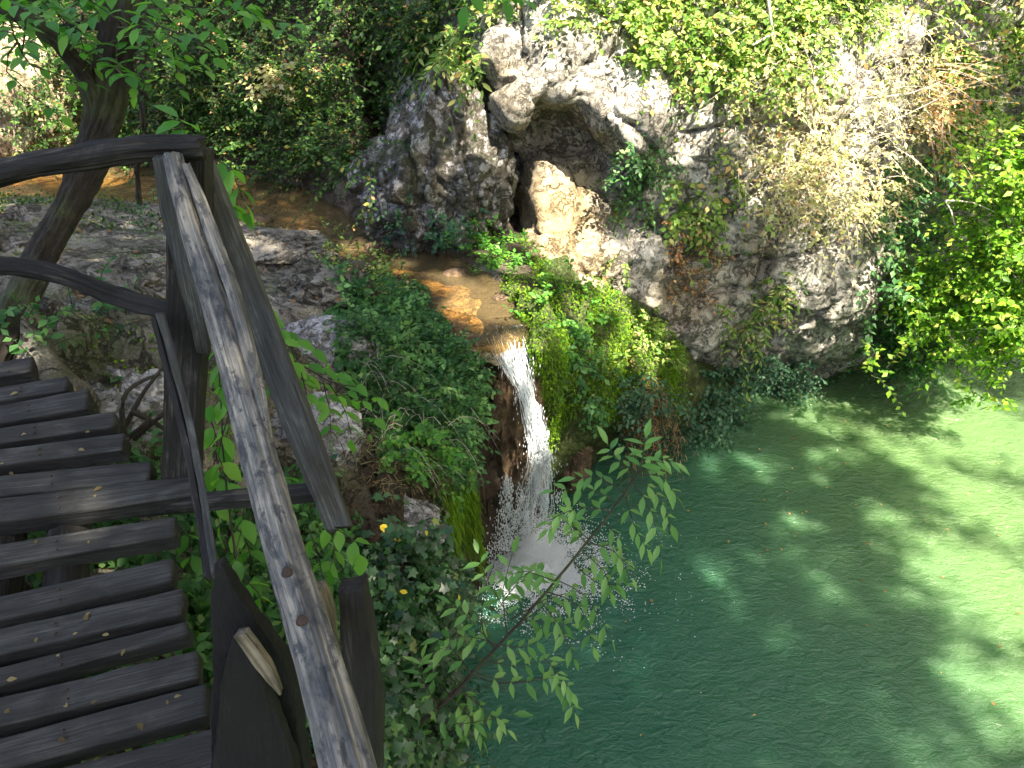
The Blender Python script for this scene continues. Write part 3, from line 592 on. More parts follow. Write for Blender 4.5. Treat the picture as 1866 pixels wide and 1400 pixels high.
# ------------------------------------------------------------------ wooden footbridge
def loft(name, pts, hw, ht, mat, parent, side=None, rect=True, seg=40, nprof=28, rough=.004, lump=.0, crack=None, endj=.012, sub=None, twist=0, lscale=1.):
    """timber along pts; hw / ht half width and half thickness (scalars or lists along it)"""
    pts = np.array(pts, float); c = catmull(pts, 12) if len(pts) > 2 else np.linspace(pts[0], pts[1], seg)
    dl = np.concatenate([[0], np.cumsum(np.linalg.norm(np.diff(c, axis=0), axis=1))]); s = np.linspace(0, dl[-1], seg)
    c = np.stack([np.interp(s, dl, c[:, k]) for k in range(3)], -1); u = s / s[-1]
    hw = np.interp(u, np.linspace(0, 1, len(np.atleast_1d(hw))), np.atleast_1d(hw)); ht = np.interp(u, np.linspace(0, 1, len(np.atleast_1d(ht))), np.atleast_1d(ht))
    tg = norm(np.gradient(c, axis=0)); sd = np.array([1., 0, 0]) if side is None else np.asarray(side, float)
    sd = norm(sd - (tg @ sd)[:, None] * tg if sd.ndim == 1 else sd); upv = np.cross(sd, tg)
    if twist: a_ = twist * u; sd, upv = sd * np.cos(a_)[:, None] + upv * np.sin(a_)[:, None], upv * np.cos(a_)[:, None] - sd * np.sin(a_)[:, None]
    th = np.arange(nprof) * 2 * math.pi / nprof + .01; e = .09 if rect else 1.
    ca = np.sign(np.cos(th)) * np.abs(np.cos(th)) ** e; sa = np.sign(np.sin(th)) * np.abs(np.sin(th)) ** e
    sd0 = rng.random() * 50
    q = np.stack([np.repeat(s[:, None], nprof, 1), np.repeat(ca[None], seg, 0) * hw[:, None], np.repeat(sa[None], seg, 0) * ht[:, None]], -1)
    k = 1 + lump * fbm(q * [3.5, 9, 9] + sd0, 3) 
    if crack:
        for a0, s0_, s1_, dep, wd in crack:
            da = np.angle(np.exp(1j * (th[None] - a0 - .5 * np.sin(u * 4)[:, None] * .3)))
            k = k - dep * np.exp(-(da / wd) ** 2) * (sstep(s0_ - .04, s0_ + .04, u) * (1 - sstep(s1_ - .06, s1_ + .06, u)))[:, None]
    nz = rough * fbm(q * [6, 90, 90] + sd0, 3)
    Vv = c[:, None] + sd[:, None] * (q[..., 1] * k + nz * ca)[..., None] + upv[:, None] * (q[..., 2] * k + nz * sa)[..., None]
    ej = endj * vnoise(q * [0, 60, 60] + sd0 + 3)
    Vv[0] -= tg[0] * ej[0][:, None]; Vv[-1] += tg[-1] * ej[-1][:, None]
    V = np.concatenate([Vv.reshape(-1, 3), Vv[0].mean(0)[None], Vv[-1].mean(0)[None]]); a = seg * nprof
    j = np.arange(nprof); j2 = (j + 1) % nprof
    T = np.concatenate([np.stack([j2, j, np.full(nprof, a)], -1), np.stack([(seg - 1) * nprof + j, (seg - 1) * nprof + j2, np.full(nprof, a + 1)], -1)])
    wc = np.concatenate([q.reshape(-1, 3), [[0, 0, 0], [s[-1], 0, 0]]]) + sd0
    return mk(name, V, T=T, Q=grid_faces(seg, nprof, True), mat=M[mat], parent=parent, attrs={'wc': ('FLOAT_VECTOR', wc), 'edge': ('FLOAT', np.concatenate([np.repeat((np.abs(sa) < .75)[None] * 1., seg, 0).ravel(), [1., 1.]]))})  # edge marks the side and end faces that take painted shade
DZ0, DY0, DK = 3.85, 1.37, .24
def WD(x, y, lift=0):
    d = ray(x, y); t_ = (DZ0 + lift - DK * DY0 - CAMZ) / (d[2] - DK * d[1]); return np.array([0, 0, CAMZ]) + d * t_
DN = norm(np.array([0, -DK, 1.]))
bridge = empty('footbridge', (-1.3, 1.8, 4.0), label='weathered wooden footbridge with plank steps and a peeled log handrail above the pool', cat='footbridge')
bridge.location = (0, 0, 0)
# (back-left y, back-right x y, front-left y, front-right x y) in the plane of the deck
PL = [(655, 56, 650, 690, 58, 673), (709, 122, 688, 729, 124, 711), (741, 150, 712, 768, 168, 738), (782, 205, 752, 808, 211, 776), (820, 221, 791, 848, 228, 817),
      (868, 270, 841, 902, 274, 874), (906, 350, 868, 955, 357, 901), (991, 312, 941, 1031, 320, 974), (1085, 308, 1021, 1134, 320, 1055), (1146, 324, 1076, 1192, 338, 1115),
      (1214, 334, 1134, 1251, 345, 1155), (1277, 352, 1189, 1321, 369, 1233), (1350, 366, 1247, 1398, 385, 1299), (1432, 388, 1331, 1490, 412, 1387), (1510, 420, 1400, 1570, 440, 1455)]
for i, (bl, brx, bry, fl, frx, fry) in enumerate(PL):
    BL, BR, FL, FR = WD(0, bl), WD(brx, bry), WD(0, fl), WD(frx, fry)
    L0 = (BL + FL) / 2; R0 = (BR + FR) / 2; ax = norm(R0 - L0); L0 = L0 - ax * .9
    hw_ = np.linalg.norm(BR - FR) / 2 * 1.03; hw0 = np.linalg.norm(BL - FL) / 2 * 1.03
    sd = norm((BR - FR) - ax * ((BR - FR) @ ax)); th = .036 if i != 6 else .040
    lf = (0, .004, -.002, .003, 0)[i % 5]
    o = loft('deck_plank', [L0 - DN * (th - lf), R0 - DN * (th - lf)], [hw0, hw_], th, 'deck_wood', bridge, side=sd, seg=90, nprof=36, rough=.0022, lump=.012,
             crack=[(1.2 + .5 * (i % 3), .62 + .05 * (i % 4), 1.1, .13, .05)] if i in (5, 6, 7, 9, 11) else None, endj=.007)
    for q_ in (0, 1):
        fx = (.42, .36)[q_]; base = BL + (BR - BL) * (.30 + .02 * (i % 3)) + (FL - BL) * (.3 + .4 * q_) + DN * (lf + .002)
        a_ = np.arange(10) * .628; rr = .0045
        ring = base + np.stack([np.cos(a_) * rr, np.sin(a_) * rr, 0 * a_], -1); ring2 = ring + DN * .004
        V = np.concatenate([ring, ring2 * .999 + base * .001 + 0, [base + DN * .006]]); j = np.arange(10); j2 = (j + 1) % 10
        mk('nail', V, T=np.stack([j + 10, j2 + 10, np.full(10, 20)], -1), Q=np.stack([j, j2, j2 + 10, j + 10], -1), mat=M['rust'], parent=o)
# stringer logs beneath
for xs, r in (((-60, 40), .075), ((90, 150), .07)):
    p0 = WD(xs[0], 1480, -.14); p1 = WD(xs[1], 680, -.13)
    p0 = p0 + (p0 - p1) * .15; p1 = WD(xs[1] - 10, 760, -.12)
    loft('stringer', [p0, (p0 + p1) / 2 - DN * .01, p1], r, r, 'dark_wood', bridge, rect=False, lump=.06, rough=.006)
# outrigger beam under plank 7 carrying the brace
o1 = WD(250, 925, -.10); o2 = W(610, 895, 2.08)
loft('outrigger_beam', [o1, o2], .025, .022, 'dark_wood', bridge, side=[0, 1, .2], seg=60)
# posts at the corner
PY = 2.29
loft('post', [W(330, 905, PY + .02), W(343, 600, PY + .02), W(350, 268, PY + .02)], [.056, .056, .058, .05], .045, 'dark_wood', bridge, side=[1, 0, 0], seg=90, nprof=48, crack=[(-math.pi / 2 + .3, .05, .9, .35, .06)], rough=.003)
loft('post_board', [W(302, 285, PY - .07), W(345, 500, PY - .05), W(372, 640, PY - .03)], [.030, .04, .03, .02], .018, 'grey_wood', bridge, side=[1, 0, 0], seg=70)
loft('brace', [W(366, 300, PY + .10), W(440, 500, PY + .04), W(620, 965, 1.99)], [.036, .045, .047, .044, .038], .024, 'grey_wood', bridge, side=[1, .1, .15], seg=110, nprof=44, rough=.003,
     crack=[(-math.pi / 2 + .2, .62, .97, .5, .05)], endj=.04)
# slim warped board from the lower rail down past the deck
loft('slat', [W(292, 572, 2.2), W(350, 790, 1.97), W(394, 1048, 1.56)], [.013, .010, .009, .009, .010], .016, 'grey_wood', bridge, side=[1, .5, 0], seg=80, rough=.003)
loft('slat', [W(284, 580, 2.215), W(338, 792, 1.985), W(384, 1050, 1.575)], [.012, .013, .013, .012, .012], .012, 'dark_wood', bridge, side=[1, -.6, 0], seg=80, rough=.003)
# cross rails to the left
loft('rail', [W(372, 268, PY - .02), W(250, 272, PY - .04), W(120, 292, PY - .06), W(-20, 318, PY - .08), W(-260, 375, PY - .1)], [.036, .034, .032, .036, .038], .033, 'dark_wood', bridge, side=[0, 1, 0], rect=False, lump=.16, seg=170, nprof=40, rough=.010, crack=[(1.9, .0, .5, .3, .12)])
loft('rail', [W(330, 572, PY + .04), W(230, 548, PY + .08), W(120, 505, PY + .1), W(20, 486, PY + .12), W(-260, 470, PY + .12)], [.030, .036, .036, .038, .036], .034, 'dark_wood', bridge, side=[0, 1, 0], rect=False, lump=.2, seg=170, nprof=40, rough=.010)
# peeled log handrail
hp = [W(316, 288, 2.20), W(352, 420, 2.06), W(403, 580, 1.84), W(452, 760, 1.58), W(503, 950, 1.30), W(560, 1140, 1.08), W(625, 1360, .86), W(680, 1560, .70)]
hr = loft('handrail', hp, [.028, .032, .036, .038, .040, .041, .042, .044], [.028, .032, .036, .038, .040, .041, .042, .044], 'log_wood', bridge, side=[1, 0, 0], rect=False, lump=.07, seg=200, nprof=72, rough=.004,
     crack=[(-.35, .0, .42, .50, .13), (-1.35, .50, 1.0, .16, .05), (-.25, .45, .75, .1, .04), (.1, .1, .5, .12, .08)])
loft('handrail_split', [W(338, 300, 2.17), W(385, 420, 2.03), W(432, 560, 1.84), W(474, 720, 1.62), W(497, 850, 1.44)], [.012, .017, .018, .014, .005], [.018, .022, .024, .02, .008], 'log_wood', bridge, side=[1, 0, 0], rect=False, lump=.16, seg=110, nprof=30, rough=.005)
for (bx, by, bY) in ((523, 1043, 1.125), (550, 1131, 1.02)):
    c = W(bx, by, bY); dcam = norm(np.array([0, 0, CAMZ]) - c); a = norm(np.cross(dcam, [0, 0, 1.])); b = np.cross(dcam, a)
    th = np.arange(16) * 2 * math.pi / 16; V = []
    for rr, h_ in ((.0105, -.012), (.0108, .004), (.009, .008), (.005, .0095)):
        V.append(c + dcam * h_ + rr * (np.cos(th)[:, None] * a + np.sin(th)[:, None] * b) * (1 + .08 * np.sin(th * 3)[:, None]))
    V = np.concatenate(V + [[c + dcam * .0095]]); j = np.arange(16)
    mk('bolt_head', V, Q=grid_faces(4, 16, True), T=np.stack([48 + j, 48 + (j + 1) % 16, np.full(16, 64)], -1), mat=M['rust'], parent=hr, smooth=False)
# near post cluster under the handrail
npx = list(zip([400, 418, 442, 463, 468, 472, 476, 480, 484], range(1022, 1590, 63), [6, 30, 52, 68, 72, 74, 76, 78, 80]))
loft('near_post', [W(x, y, 1.20) for x, y, h_ in npx], [h_ * np.linalg.norm(W(x, y, 1.20) - [0, 0, CAMZ]) / F for x, y, h_ in npx], [.014, .026, .03, .03], 'charred', bridge, side=[1, 0, 0], seg=120, nprof=44, rough=.005, lump=.03, endj=.01)
npx = list(zip([438, 442, 452, 462, 468, 472, 476, 480], range(1150, 1600, 60), [6, 32, 48, 60, 68, 72, 74, 76]))
loft('near_post_board', [W(x, y, 1.12) for x, y, h_ in npx], [h_ * np.linalg.norm(W(x, y, 1.12) - [0, 0, CAMZ]) / F for x, y, h_ in npx], [.012, .022, .022], 'charred', bridge, side=[1, 0, 0], seg=90, nprof=36, rough=.004, lump=.04)
loft('splinter', [W(441, 1150, 1.09), W(468, 1190, 1.09), W(494, 1230, 1.09), W(512, 1262, 1.095)], [.008, .012, .013, .010, .004], .008, 'tan_wood', bridge, side=[1, 0, 0], seg=50, nprof=24, rough=.004, lump=.2)
loft('near_post', [W(655, 1500, 1.10), W(660, 1330, 1.13), W(655, 1180, 1.16), W(644, 1062, 1.19)], [.028, .036, .037, .035, .027], .030, 'dark_wood', bridge, side=[1, 0, 0], seg=100, nprof=44, rough=.007, lump=.12, endj=.02)
loft('wedge', [W(600, 1190, 1.20), W(590, 1120, 1.22), W(580, 1064, 1.24)], [.02, .018, .008], .02, 'tan_wood', bridge, side=[1, 0, 0], seg=50, rough=.006, lump=.15, endj=.02)
# dead forked twig behind the deck end
P = Plant()
dead = [[W(215, 800, 3.0), W(245, 745, 3.02), W(262, 715, 3.05), W(300, 665, 3.1)], [W(228, 800, 2.9), W(222, 740, 2.95), W(240, 705, 3.0), W(290, 682, 3.1)], [W(225, 805, 2.9), W(262, 775, 2.9), W(275, 755, 2.9)],
        [W(245, 800, 3.0), W(285, 765, 3.0), W(320, 740, 3.0)], [W(240, 750, 3.0), W(290, 775, 3.0), W(315, 800, 3.0)]]
for d_ in dead:
    dd = catmull(np.array(d_), 6); P.tw.append(np.stack([np.interp(np.linspace(0, 1, 8), np.linspace(0, 1, len(dd)), dd[:, k]) for k in range(3)], -1)[None])
rt = tubes('dead_branch', np.concatenate(P.tw), .014, .006, M['twig'], None, 6); tag(rt, 'bare dark forked branch stuck behind the ends of the deck boards', 'branch')

# ------------------------------------------------------------------ waterfall
wf = empty('waterfall', (0, 0, 0), label='narrow white waterfall pouring from the brown stream into the green pool', cat='waterfall')
cl_ = [(908, 575, 6.66, 100, 0), (918, 606, 6.42, 96, 0), (934, 650, 6.25, 72, 0), (954, 700, 6.20, 40, 0), (970, 760, 6.15, 40, 0), (983, 820, 6.12, 44, 0), (982, 870, 6.10, 56, 0), (974, 930, 6.08, 78, 0), (964, 990, 6.06, 120, 0), (958, 1045, 6.03, 180, 0)]
CL = np.array([W(a, b, c) for a, b, c, _, _ in cl_]); CL[0, 2] = STRZ + .015; CL[1, 2] = STRZ + .0
CWd = np.array([w_ * np.linalg.norm(CL[i] - [0, 0, CAMZ]) / F / 2 for i, (_, _, _, w_, _) in enumerate(cl_)])
CLd = catmull(CL, 20); CWdd = catmull(CWd[:, None], 20)[:, 0]; ud = np.linspace(0, 1, len(CLd))
def fallpt(u, off, dep=0): return np.stack([np.interp(u, ud, CLd[:, k]) for k in range(3)], -1) + np.stack([off * np.interp(u, ud, CWdd), -dep - 0 * u, 0 * u], -1)
# clear sheet over the lip and down the upper half
uu = np.linspace(.10, .52, 90)[:, None]; oo = np.linspace(-1, 1, 40)[None]
U2 = uu + 0 * oo; O2 = oo + 0 * uu
SH = fallpt(U2.ravel(), O2.ravel()).reshape(90, 40, 3); SH[..., 1] += .09 * O2 ** 2 + .03 * vnoise(np.stack([O2 * 6, U2 * 9, 0 * U2], -1)) + .03
SH[..., 2] += .015 * vnoise(np.stack([O2 * 9, U2 * 30, 0 * U2], -1))
mk('water_sheet', SH.reshape(-1, 3), Q=grid_faces(90, 40), mat=M['fall'], parent=wf, smooth=True)
# twisting strands
ns = 520; off = rng.uniform(-1, 1, ns) * rng.random(ns) ** .4; ph = rng.random(ns) * 6; u0 = rng.uniform(.13, .75, ns); ul = rng.uniform(.03, .12, ns)
us = u0[:, None] + ul[:, None] * np.linspace(0, 1, 14)[None]
PP = fallpt(us.ravel(), (off[:, None] + .10 * np.sin(us * 24 + ph[:, None])).ravel(), .02).reshape(ns, 14, 3); PP[..., 1] -= .05 * rng.random((ns, 1))
tubes('strand', PP, .0018 * rng.uniform(.5, 1.8, ns), .002, M['foam'], wf, 4)['kind'] = 'stuff'
octV = np.array([[1, 0, 0], [-1, 0, 0], [0, 1, 0], [0, -1, 0], [0, 0, 1], [0, 0, -1.]]); octF = np.array([[0, 2, 4], [2, 1, 4], [1, 3, 4], [3, 0, 4], [2, 0, 5], [1, 2, 5], [3, 1, 5], [0, 3, 5]])
def drops(name, pos, sx, sz, axis=None):
    n = len(pos); ax = np.tile([0, 0, 1.], (n, 1)) if axis is None else norm(axis); a = norm(np.cross(ax, [.3, 1, .1])); b = np.cross(ax, a)
    V = pos[:, None] + octV[None, :, 0, None] * (a * sx[:, None])[:, None] + octV[None, :, 1, None] * (b * sx[:, None])[:, None] + octV[None, :, 2, None] * (ax * sz[:, None])[:, None]
    Fc = octF[None] + (np.arange(n) * 6)[:, None, None]
    o = mk(name, V.reshape(-1, 3), T=Fc.reshape(-1, 3), mat=M['foam'], parent=wf, smooth=True); o['kind'] = 'stuff'; return o
n = 15000; u = rng.beta(2.2, 1.1, n) * .85 + .15; of = rng.normal(size=n) * .55
cl2 = vnoise(np.stack([of * 4, u * 34, 0 * u], -1), 5) + .5 * vnoise(np.stack([of * 11, u * 80, 0 * u], -1), 6); keep = rng.random(n) < np.clip(.05 + 2.4 * cl2, 0, 1) * np.interp(u, [.7, 1], [1, .45])
u, of = u[keep], of[keep]; n = len(u)
pos = fallpt(u, of * np.where(u > .55, 1.1, .9), rng.random(n) * .12)
drops('drops', pos, rng.uniform(.0015, .006, n), rng.uniform(.006, .020, n) * np.interp(u, [0, .5, 1], [2.4, 1.3, .8]))
# thin second trickle off the tip of the brown rock
n = 700; y_ = rng.uniform(872, 1000, n); xx = 925 - (y_ - 872) * .05 + rng.normal(size=n) * np.interp(y_, [872, 1000], [3, 14]); pos = np.array([W(a, b, 6.1) for a, b in zip(xx, y_)]); pos[:, 1] += rng.normal(size=n) * .03
drops('trickle', pos, rng.uniform(.003, .006, n), rng.uniform(.01, .03, n))
# splash crown and foam lying on the pool
n = 22000; ang = rng.random(n) * 6.283; rad = np.abs(rng.normal(size=n)) * .38; hgt = rng.exponential(.20, n) * np.exp(-rad * 1.6)
pos = np.stack([fc[0] - .03 + rad * np.cos(ang) * 1.0 + .04, fc[1] + .12 + rad * np.sin(ang) * .9, hgt + .01], -1)
drops('spray', pos, rng.uniform(.003, .008, n), rng.uniform(.004, .010, n), rdir(n))
n = 110000; ang = rng.random(n) * 6.283; rad = rng.gamma(1.7, .17, n); x = fc[0] + .03 + rad * np.cos(ang) * 1.15 + .07 * rad; y = fc[1] + .02 + rad * np.sin(ang) * .95 - .05 * rad
kp = (rng.random(n) < np.clip(.62 + 1.5 * vnoise(np.stack([x * 9, y * 9, 0 * x], -1), 9) - rad * .45, 0, 1)) & (x > -.42 + 0 * y)
x, y = x[kp], y[kp]; n = len(x); z = .012 + .05 * np.exp(-(np.hypot(x - fc[0], y - fc[1]) / .5) ** 2) * rng.random(n)
drops('foam', np.stack([x, y, z], -1), rng.uniform(.0025, .009, n), rng.uniform(.002, .004, n), rdir(n) * .4 + [0, 0, 1])

# churned foam where the fall lands
u = np.linspace(0, 1, 40)[:, None]; a = np.linspace(0, 2 * math.pi, 110, endpoint=False)[None]
rad = .36 * u * (1 + .35 * vnoise(np.stack([np.cos(a) * 2.5, np.sin(a) * 2.5, 0 * a], -1), 15) + .12 * vnoise(np.stack([np.cos(a) * 9, np.sin(a) * 9, 0 * a], -1), 16))
FM = np.stack([fc[0] + .02 + rad * np.cos(a) * 1.05, fc[1] + .06 + rad * np.sin(a), 0 * rad], -1)
FM[..., 2] = .10 * (1 - u ** 2) - .012 + .16 * (1 - u) * fbm(FM * 13, 3, 17) + .035 * fbm(FM * 40, 2, 18) * (1 - u ** 3)
mk('foam', FM.reshape(-1, 3), Q=grid_faces(40, 110, True), mat=M['foam'], parent=wf, smooth=True)['kind'] = 'stuff'
# ------------------------------------------------------------------ trees
def limb(name, pts, r, parent, mat='bark', seg=90, k=28): return loft(name, pts, r, r, mat, parent, rect=False, lump=.2, seg=seg * 2, nprof=k * 2, rough=.018)
def tpt(x, y, Y): return W(x, y, Y)
lt = empty('leaning_tree', tpt(10, 640, 3.9), label='dark leaning forked tree behind the wooden rails at the upper left', cat='tree'); 
t0 = limb('trunk', [tpt(-60, 720, 3.1), tpt(10, 600, 3.35), tpt(75, 470, 3.75), tpt(132, 360, 4.1), tpt(180, 240, 4.35), tpt(205, 120, 4.4), tpt(222, 0, 4.4), tpt(225, -250, 4.5), tpt(260, -700, 4.6)], [.085, .07, .068, .075, .085, .08, .075, .07, .06, .05], lt)
limb('limb', [tpt(178, 200, 4.36), tpt(150, 130, 4.3), tpt(90, 65, 4.2), tpt(0, 12, 4.1), tpt(-150, -60, 4.0)], [.05, .038, .034, .03, .025], lt, k=20)
limb('limb', [tpt(205, 110, 4.42), tpt(238, 40, 4.5), tpt(250, -60, 4.6), tpt(300, -250, 4.7)], [.03, .03, .028, .02], lt, k=20)
limb('limb', [tpt(190, 50, 4.4), tpt(110, 55, 4.5), tpt(60, 30, 4.6), tpt(0, -10, 4.7)], [.010, .008, .006, .004], lt, k=10)
P = Plant()
fr = [((215, 50), (300, 60), (390, 105)), ((220, 120), (270, 75), (340, 65)), ((150, 40), (80, 60), (30, 95)), ((240, -40), (330, 10), (430, 20)), ((230, -60), (180, 20), (120, 60)), ((100, 20), (130, 50), (160, 80)),
      ((60, -60), (50, 20), (70, 70)), ((-40, -10), (30, 10), (90, 40)), ((190, -60), (150, 0), (110, 20)), ((300, -60), (330, 30), (320, 90)), ((0, -60), (20, 10), (-10, 70)), ((120, -60), (100, -10), (60, 20)), ((260, -50), (270, 10), (250, 50)),
      ((340, -60), (400, -20), (480, 40)), ((180, 100), (215, 130), (235, 140)), ((400, -50), (450, 10), (520, 60)), ((70, -60), (160, -10), (200, 20)), ((0, -40), (60, -10), (110, 30)), ((-30, 50), (20, 60), (60, 90))]
for a, b, c in fr:
    Yb = rng.uniform(3.7, 5.0); nd = rng.integers(9, 14)
    P.path([tpt(*a, Yb), tpt(*b, Yb - .1), tpt(*c, Yb - .2)], nl=nd, ls=.085, pair=False, s0=.15, droop=.15)
    for q_ in range(2):
        f = rng.uniform(.2, .8); m_ = tpt(*(np.array(a) * (1 - f) + np.array(c) * f), Yb - .1); P.path([m_, m_ + rdir(1)[0] * .12 + [0, 0, -.05], m_ + rdir(1)[0] * .25 + [.08, 0, -.10]], nl=7, ls=.08, pair=False, s0=.2, droop=.15)
pr = np.concatenate(P.pos); leaves('crown', pr, np.concatenate(P.dr), np.concatenate(P.nr), np.concatenate(P.sz), 'oval', M['leaf_bright'], lt)
tubes('twig', np.concatenate(P.tw), .006, .002, M['twig'], lt, 4)
rebase(lt)
# thin saplings in the left middle
for pts, lb in (([tpt(255, 372, 7.2), tpt(250, 300, 7.1), tpt(262, 220, 7.0), tpt(240, 120, 7.0), tpt(262, 0, 6.9), tpt(262, -120, 6.9)], 'thin grey sapling rising just right of the forked trunk'),):
    sp_ = empty('sapling', pts[0], label=lb, cat='sapling'); limb('trunk', pts, [.02, .016, .012, .01], sp_, k=10)
    P = Plant(); 
    for q_ in range(9):
        i_ = rng.integers(1, 5); m_ = pts[i_]; P.path([m_, m_ + rdir(1)[0] * .2, m_ + rdir(1)[0] * .45], nl=9, ls=.07, pair=False)
    leaves('crown', np.concatenate(P.pos), np.concatenate(P.dr), np.concatenate(P.nr), np.concatenate(P.sz), 'diamond', M['leaf_forest'], sp_); tubes('twig', np.concatenate(P.tw), .004, .002, M['twig'], sp_); rebase(sp_)

# ------------------------------------------------------------------ plants growing on rock, ground and bank
# forest understory behind the stream
fx = [(-60, 80), (60, 200), (170, 300), (280, 400), (370, 480), (450, 560), (530, 630), (600, 690), (690, 790), (780, 870)]
fl_ = ['leftmost', 'second', 'third', 'fourth', 'fifth', 'sixth', 'seventh', 'eighth', 'ninth', 'tenth']
for i, (x0, x1) in enumerate(fx):
    bot = np.interp((x0 + x1) / 2, [0, 190, 430, 560, 650, 690, 830], [265, 290, 300, 330, 330, 120, 50])
    nn_ = 'woodland_shrub'
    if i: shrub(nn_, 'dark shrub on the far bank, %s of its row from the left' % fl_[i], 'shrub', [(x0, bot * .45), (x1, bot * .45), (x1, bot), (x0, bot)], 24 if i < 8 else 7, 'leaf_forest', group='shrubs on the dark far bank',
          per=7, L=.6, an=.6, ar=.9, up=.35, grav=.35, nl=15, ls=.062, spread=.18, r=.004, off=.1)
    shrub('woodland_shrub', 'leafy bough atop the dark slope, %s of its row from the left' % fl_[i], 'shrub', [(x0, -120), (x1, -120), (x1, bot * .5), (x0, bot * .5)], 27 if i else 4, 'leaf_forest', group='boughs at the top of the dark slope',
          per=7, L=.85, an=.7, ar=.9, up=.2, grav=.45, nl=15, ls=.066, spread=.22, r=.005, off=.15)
shrub('dry_bush', 'pale dry leafy bush in a sunny gap of the dark far bank', 'bush', [(540, 100), (590, 130), (590, 220), (550, 190)], 6, 'pale_leaf', per=6, L=.5, nl=10, ls=.09, spread=.1, off=.45)
# around and above the boulder
shrub('overhanging_bush', 'sunlit pale green drooping bush at the left edge of the cave cliff', 'bush', [(815, 60), (885, 60), (880, 150), (830, 130)], 16, 'leaf_vine', templ='lance', per=6, L=.55, an=1, ar=.5, up=.1, grav=1.2, nl=12, ls=.11, off=.1)
shrub('bush', 'green bush crowning the rock behind the lichen boulder', 'bush', [(700, 60), (820, 30), (830, 110), (700, 120)], 16, 'leaf_forest', per=6, L=.5, an=.8, ar=.8, up=.2, grav=.6, nl=11, ls=.09, off=.1)
# cliff vines, hanging
vin = [((860, -60), (960, -60), (930, 20), (860, 20), 14, .35, 'leafy tuft above the white rock buttress'),
       ((960, -60), (1060, -60), (1060, 40), (970, 30), 14, .35, 'hanging vine tuft right above the cave arch'),
       ((1050, -60), (1150, -60), (1160, 100), (1090, 80), 20, .4, 'yellow green vine cascade right of the cave arch'),
       ((1140, -60), (1260, -60), (1270, 150), (1160, 120), 34, .45, 'thick hanging vine over the mid cliff above the white rock lump'),
       ((1240, -60), (1360, -60), (1360, 170), (1250, 160), 40, .45, 'bright green round leaved vine in the middle of the cliff top'),
       ((1340, -60), (1460, -60), (1460, 120), (1350, 150), 34, .45, 'sunny vine mass beside the dry pale twigs at the cliff top'),
       ((1440, -60), (1560, -60), (1560, 60), (1440, 80), 22, .45, 'pale sunlit vine above the tangle of dry twigs'),
       ((1550, -60), (1660, -60), (1640, 60), (1550, 60), 20, .45, 'vine hanging at the upper right corner of the cliff face')]
for a, b, c, d, n, L_, lb in vin:
    shrub('hanging_vine', lb, 'vine', [a, b, c, d], n, 'leaf_vine', group='vines hanging from the cliff top', per=6, L=L_, an=.9, ar=.7, up=.15, grav=.8, nl=11, ls=.072, spread=.12, r=.004, off=.05)
shrub('trailing_vine', 'green vine trailing down the rock right of the tan cave wall', 'vine', [(1150, 240), (1200, 230), (1190, 330), (1130, 340)], 14, 'leaf_mound', per=5, L=.35, an=.4, ar=.5, up=-.3, grav=1, nl=11, ls=.06)
shrub('trailing_vine', 'thin leafy vine with yellow leaves trailing below the tan cave block', 'vine', [(1115, 370), (1145, 370), (1140, 480), (1115, 480)], 7, 'leaf_vine', per=4, L=.25, an=.4, ar=.5, up=-.3, grav=1, nl=8, ls=.06)
shrub('trailing_vine', 'leafy sprays hanging in the shaded hollow of the mid cliff', 'vine', [(1230, 340), (1330, 290), (1340, 400), (1250, 440)], 18, 'leaf_bright', per=4, L=.35, an=.6, ar=.5, up=-.1, grav=1, nl=9, ls=.08, skip_=0) if False else shrub('trailing_vine', 'leafy sprays hanging in the shaded hollow of the mid cliff', 'vine', [(1230, 340), (1330, 290), (1340, 400), (1250, 440)], 18, 'leaf_vine', per=4, L=.35, an=.6, ar=.5, up=-.1, grav=1, nl=9, ls=.08)
shrub('rock_shrub', 'reddish dry little shrub on the shaded cliff above the moss', 'shrub', [(1190, 430), (1290, 440), (1290, 540), (1210, 530)], 16, 'dry', per=5, L=.28, an=.5, ar=.8, up=0, grav=.6, nl=9, ls=.045)
shrub('rock_shrub', 'pale green compound leaved shrub rooted low on the blue grey cliff', 'shrub', [(1300, 560), (1420, 510), (1440, 560), (1330, 610)], 9, 'leaf_vine', templ='lance', per=5, L=.45, an=.8, ar=.5, up=.1, grav=1.1, nl=12, ls=.085)
# dry pale tangle
tang = [([(1340, 150), (1560, 130), (1650, 300), (1560, 400), (1400, 330)], 52, 'big tangle of pale dry twigs hanging down the middle of the cliff'), ([(1480, 60), (1700, 60), (1720, 220), (1560, 240)], 32, 'dry twigs with russet leaves reaching out at the cliff corner'),
        ([(1380, 300), (1560, 300), (1560, 380), (1420, 390)], 30, 'lowest fringe of dry brown twigs above the blue grey rock')]
for pg, n, lb in tang:
    O, Nn = hits(pg, int(n * .75), .1)
    P = Plant().twigs(O, Nn, per=8, L=.45, an=.6, ar=1.1, up=.15, grav=.45, nl=9, ls=.045, spread=.2)
    P.twigs(O[::2], Nn[::2], per=4, L=.35, an=.7, ar=.9, up=.15, grav=.6, nl=6, ls=.05, spread=.2)
    P.twigs(O[::2], Nn[::2], per=5, L=.4, an=.7, ar=.8, up=-.1, grav=1.1, nl=10, ls=.07, spread=.2)
    P.build('dry_shrub', lb, 'dry shrub', 'pale_leaf', 'diamond', 'dry shrubs on the cliff', .0032, 'pale_twig', skip=.2)
shrub('russet_branch', 'long bare branch with russet dead leaves sticking out to the right', 'branch', [(1640, 120), (1700, 110), (1700, 230), (1620, 220)], 12, 'dry', per=5, L=.8, an=1, ar=.5, up=.2, grav=.3, nl=12, ls=.06, wood='pale_twig', off=.3)
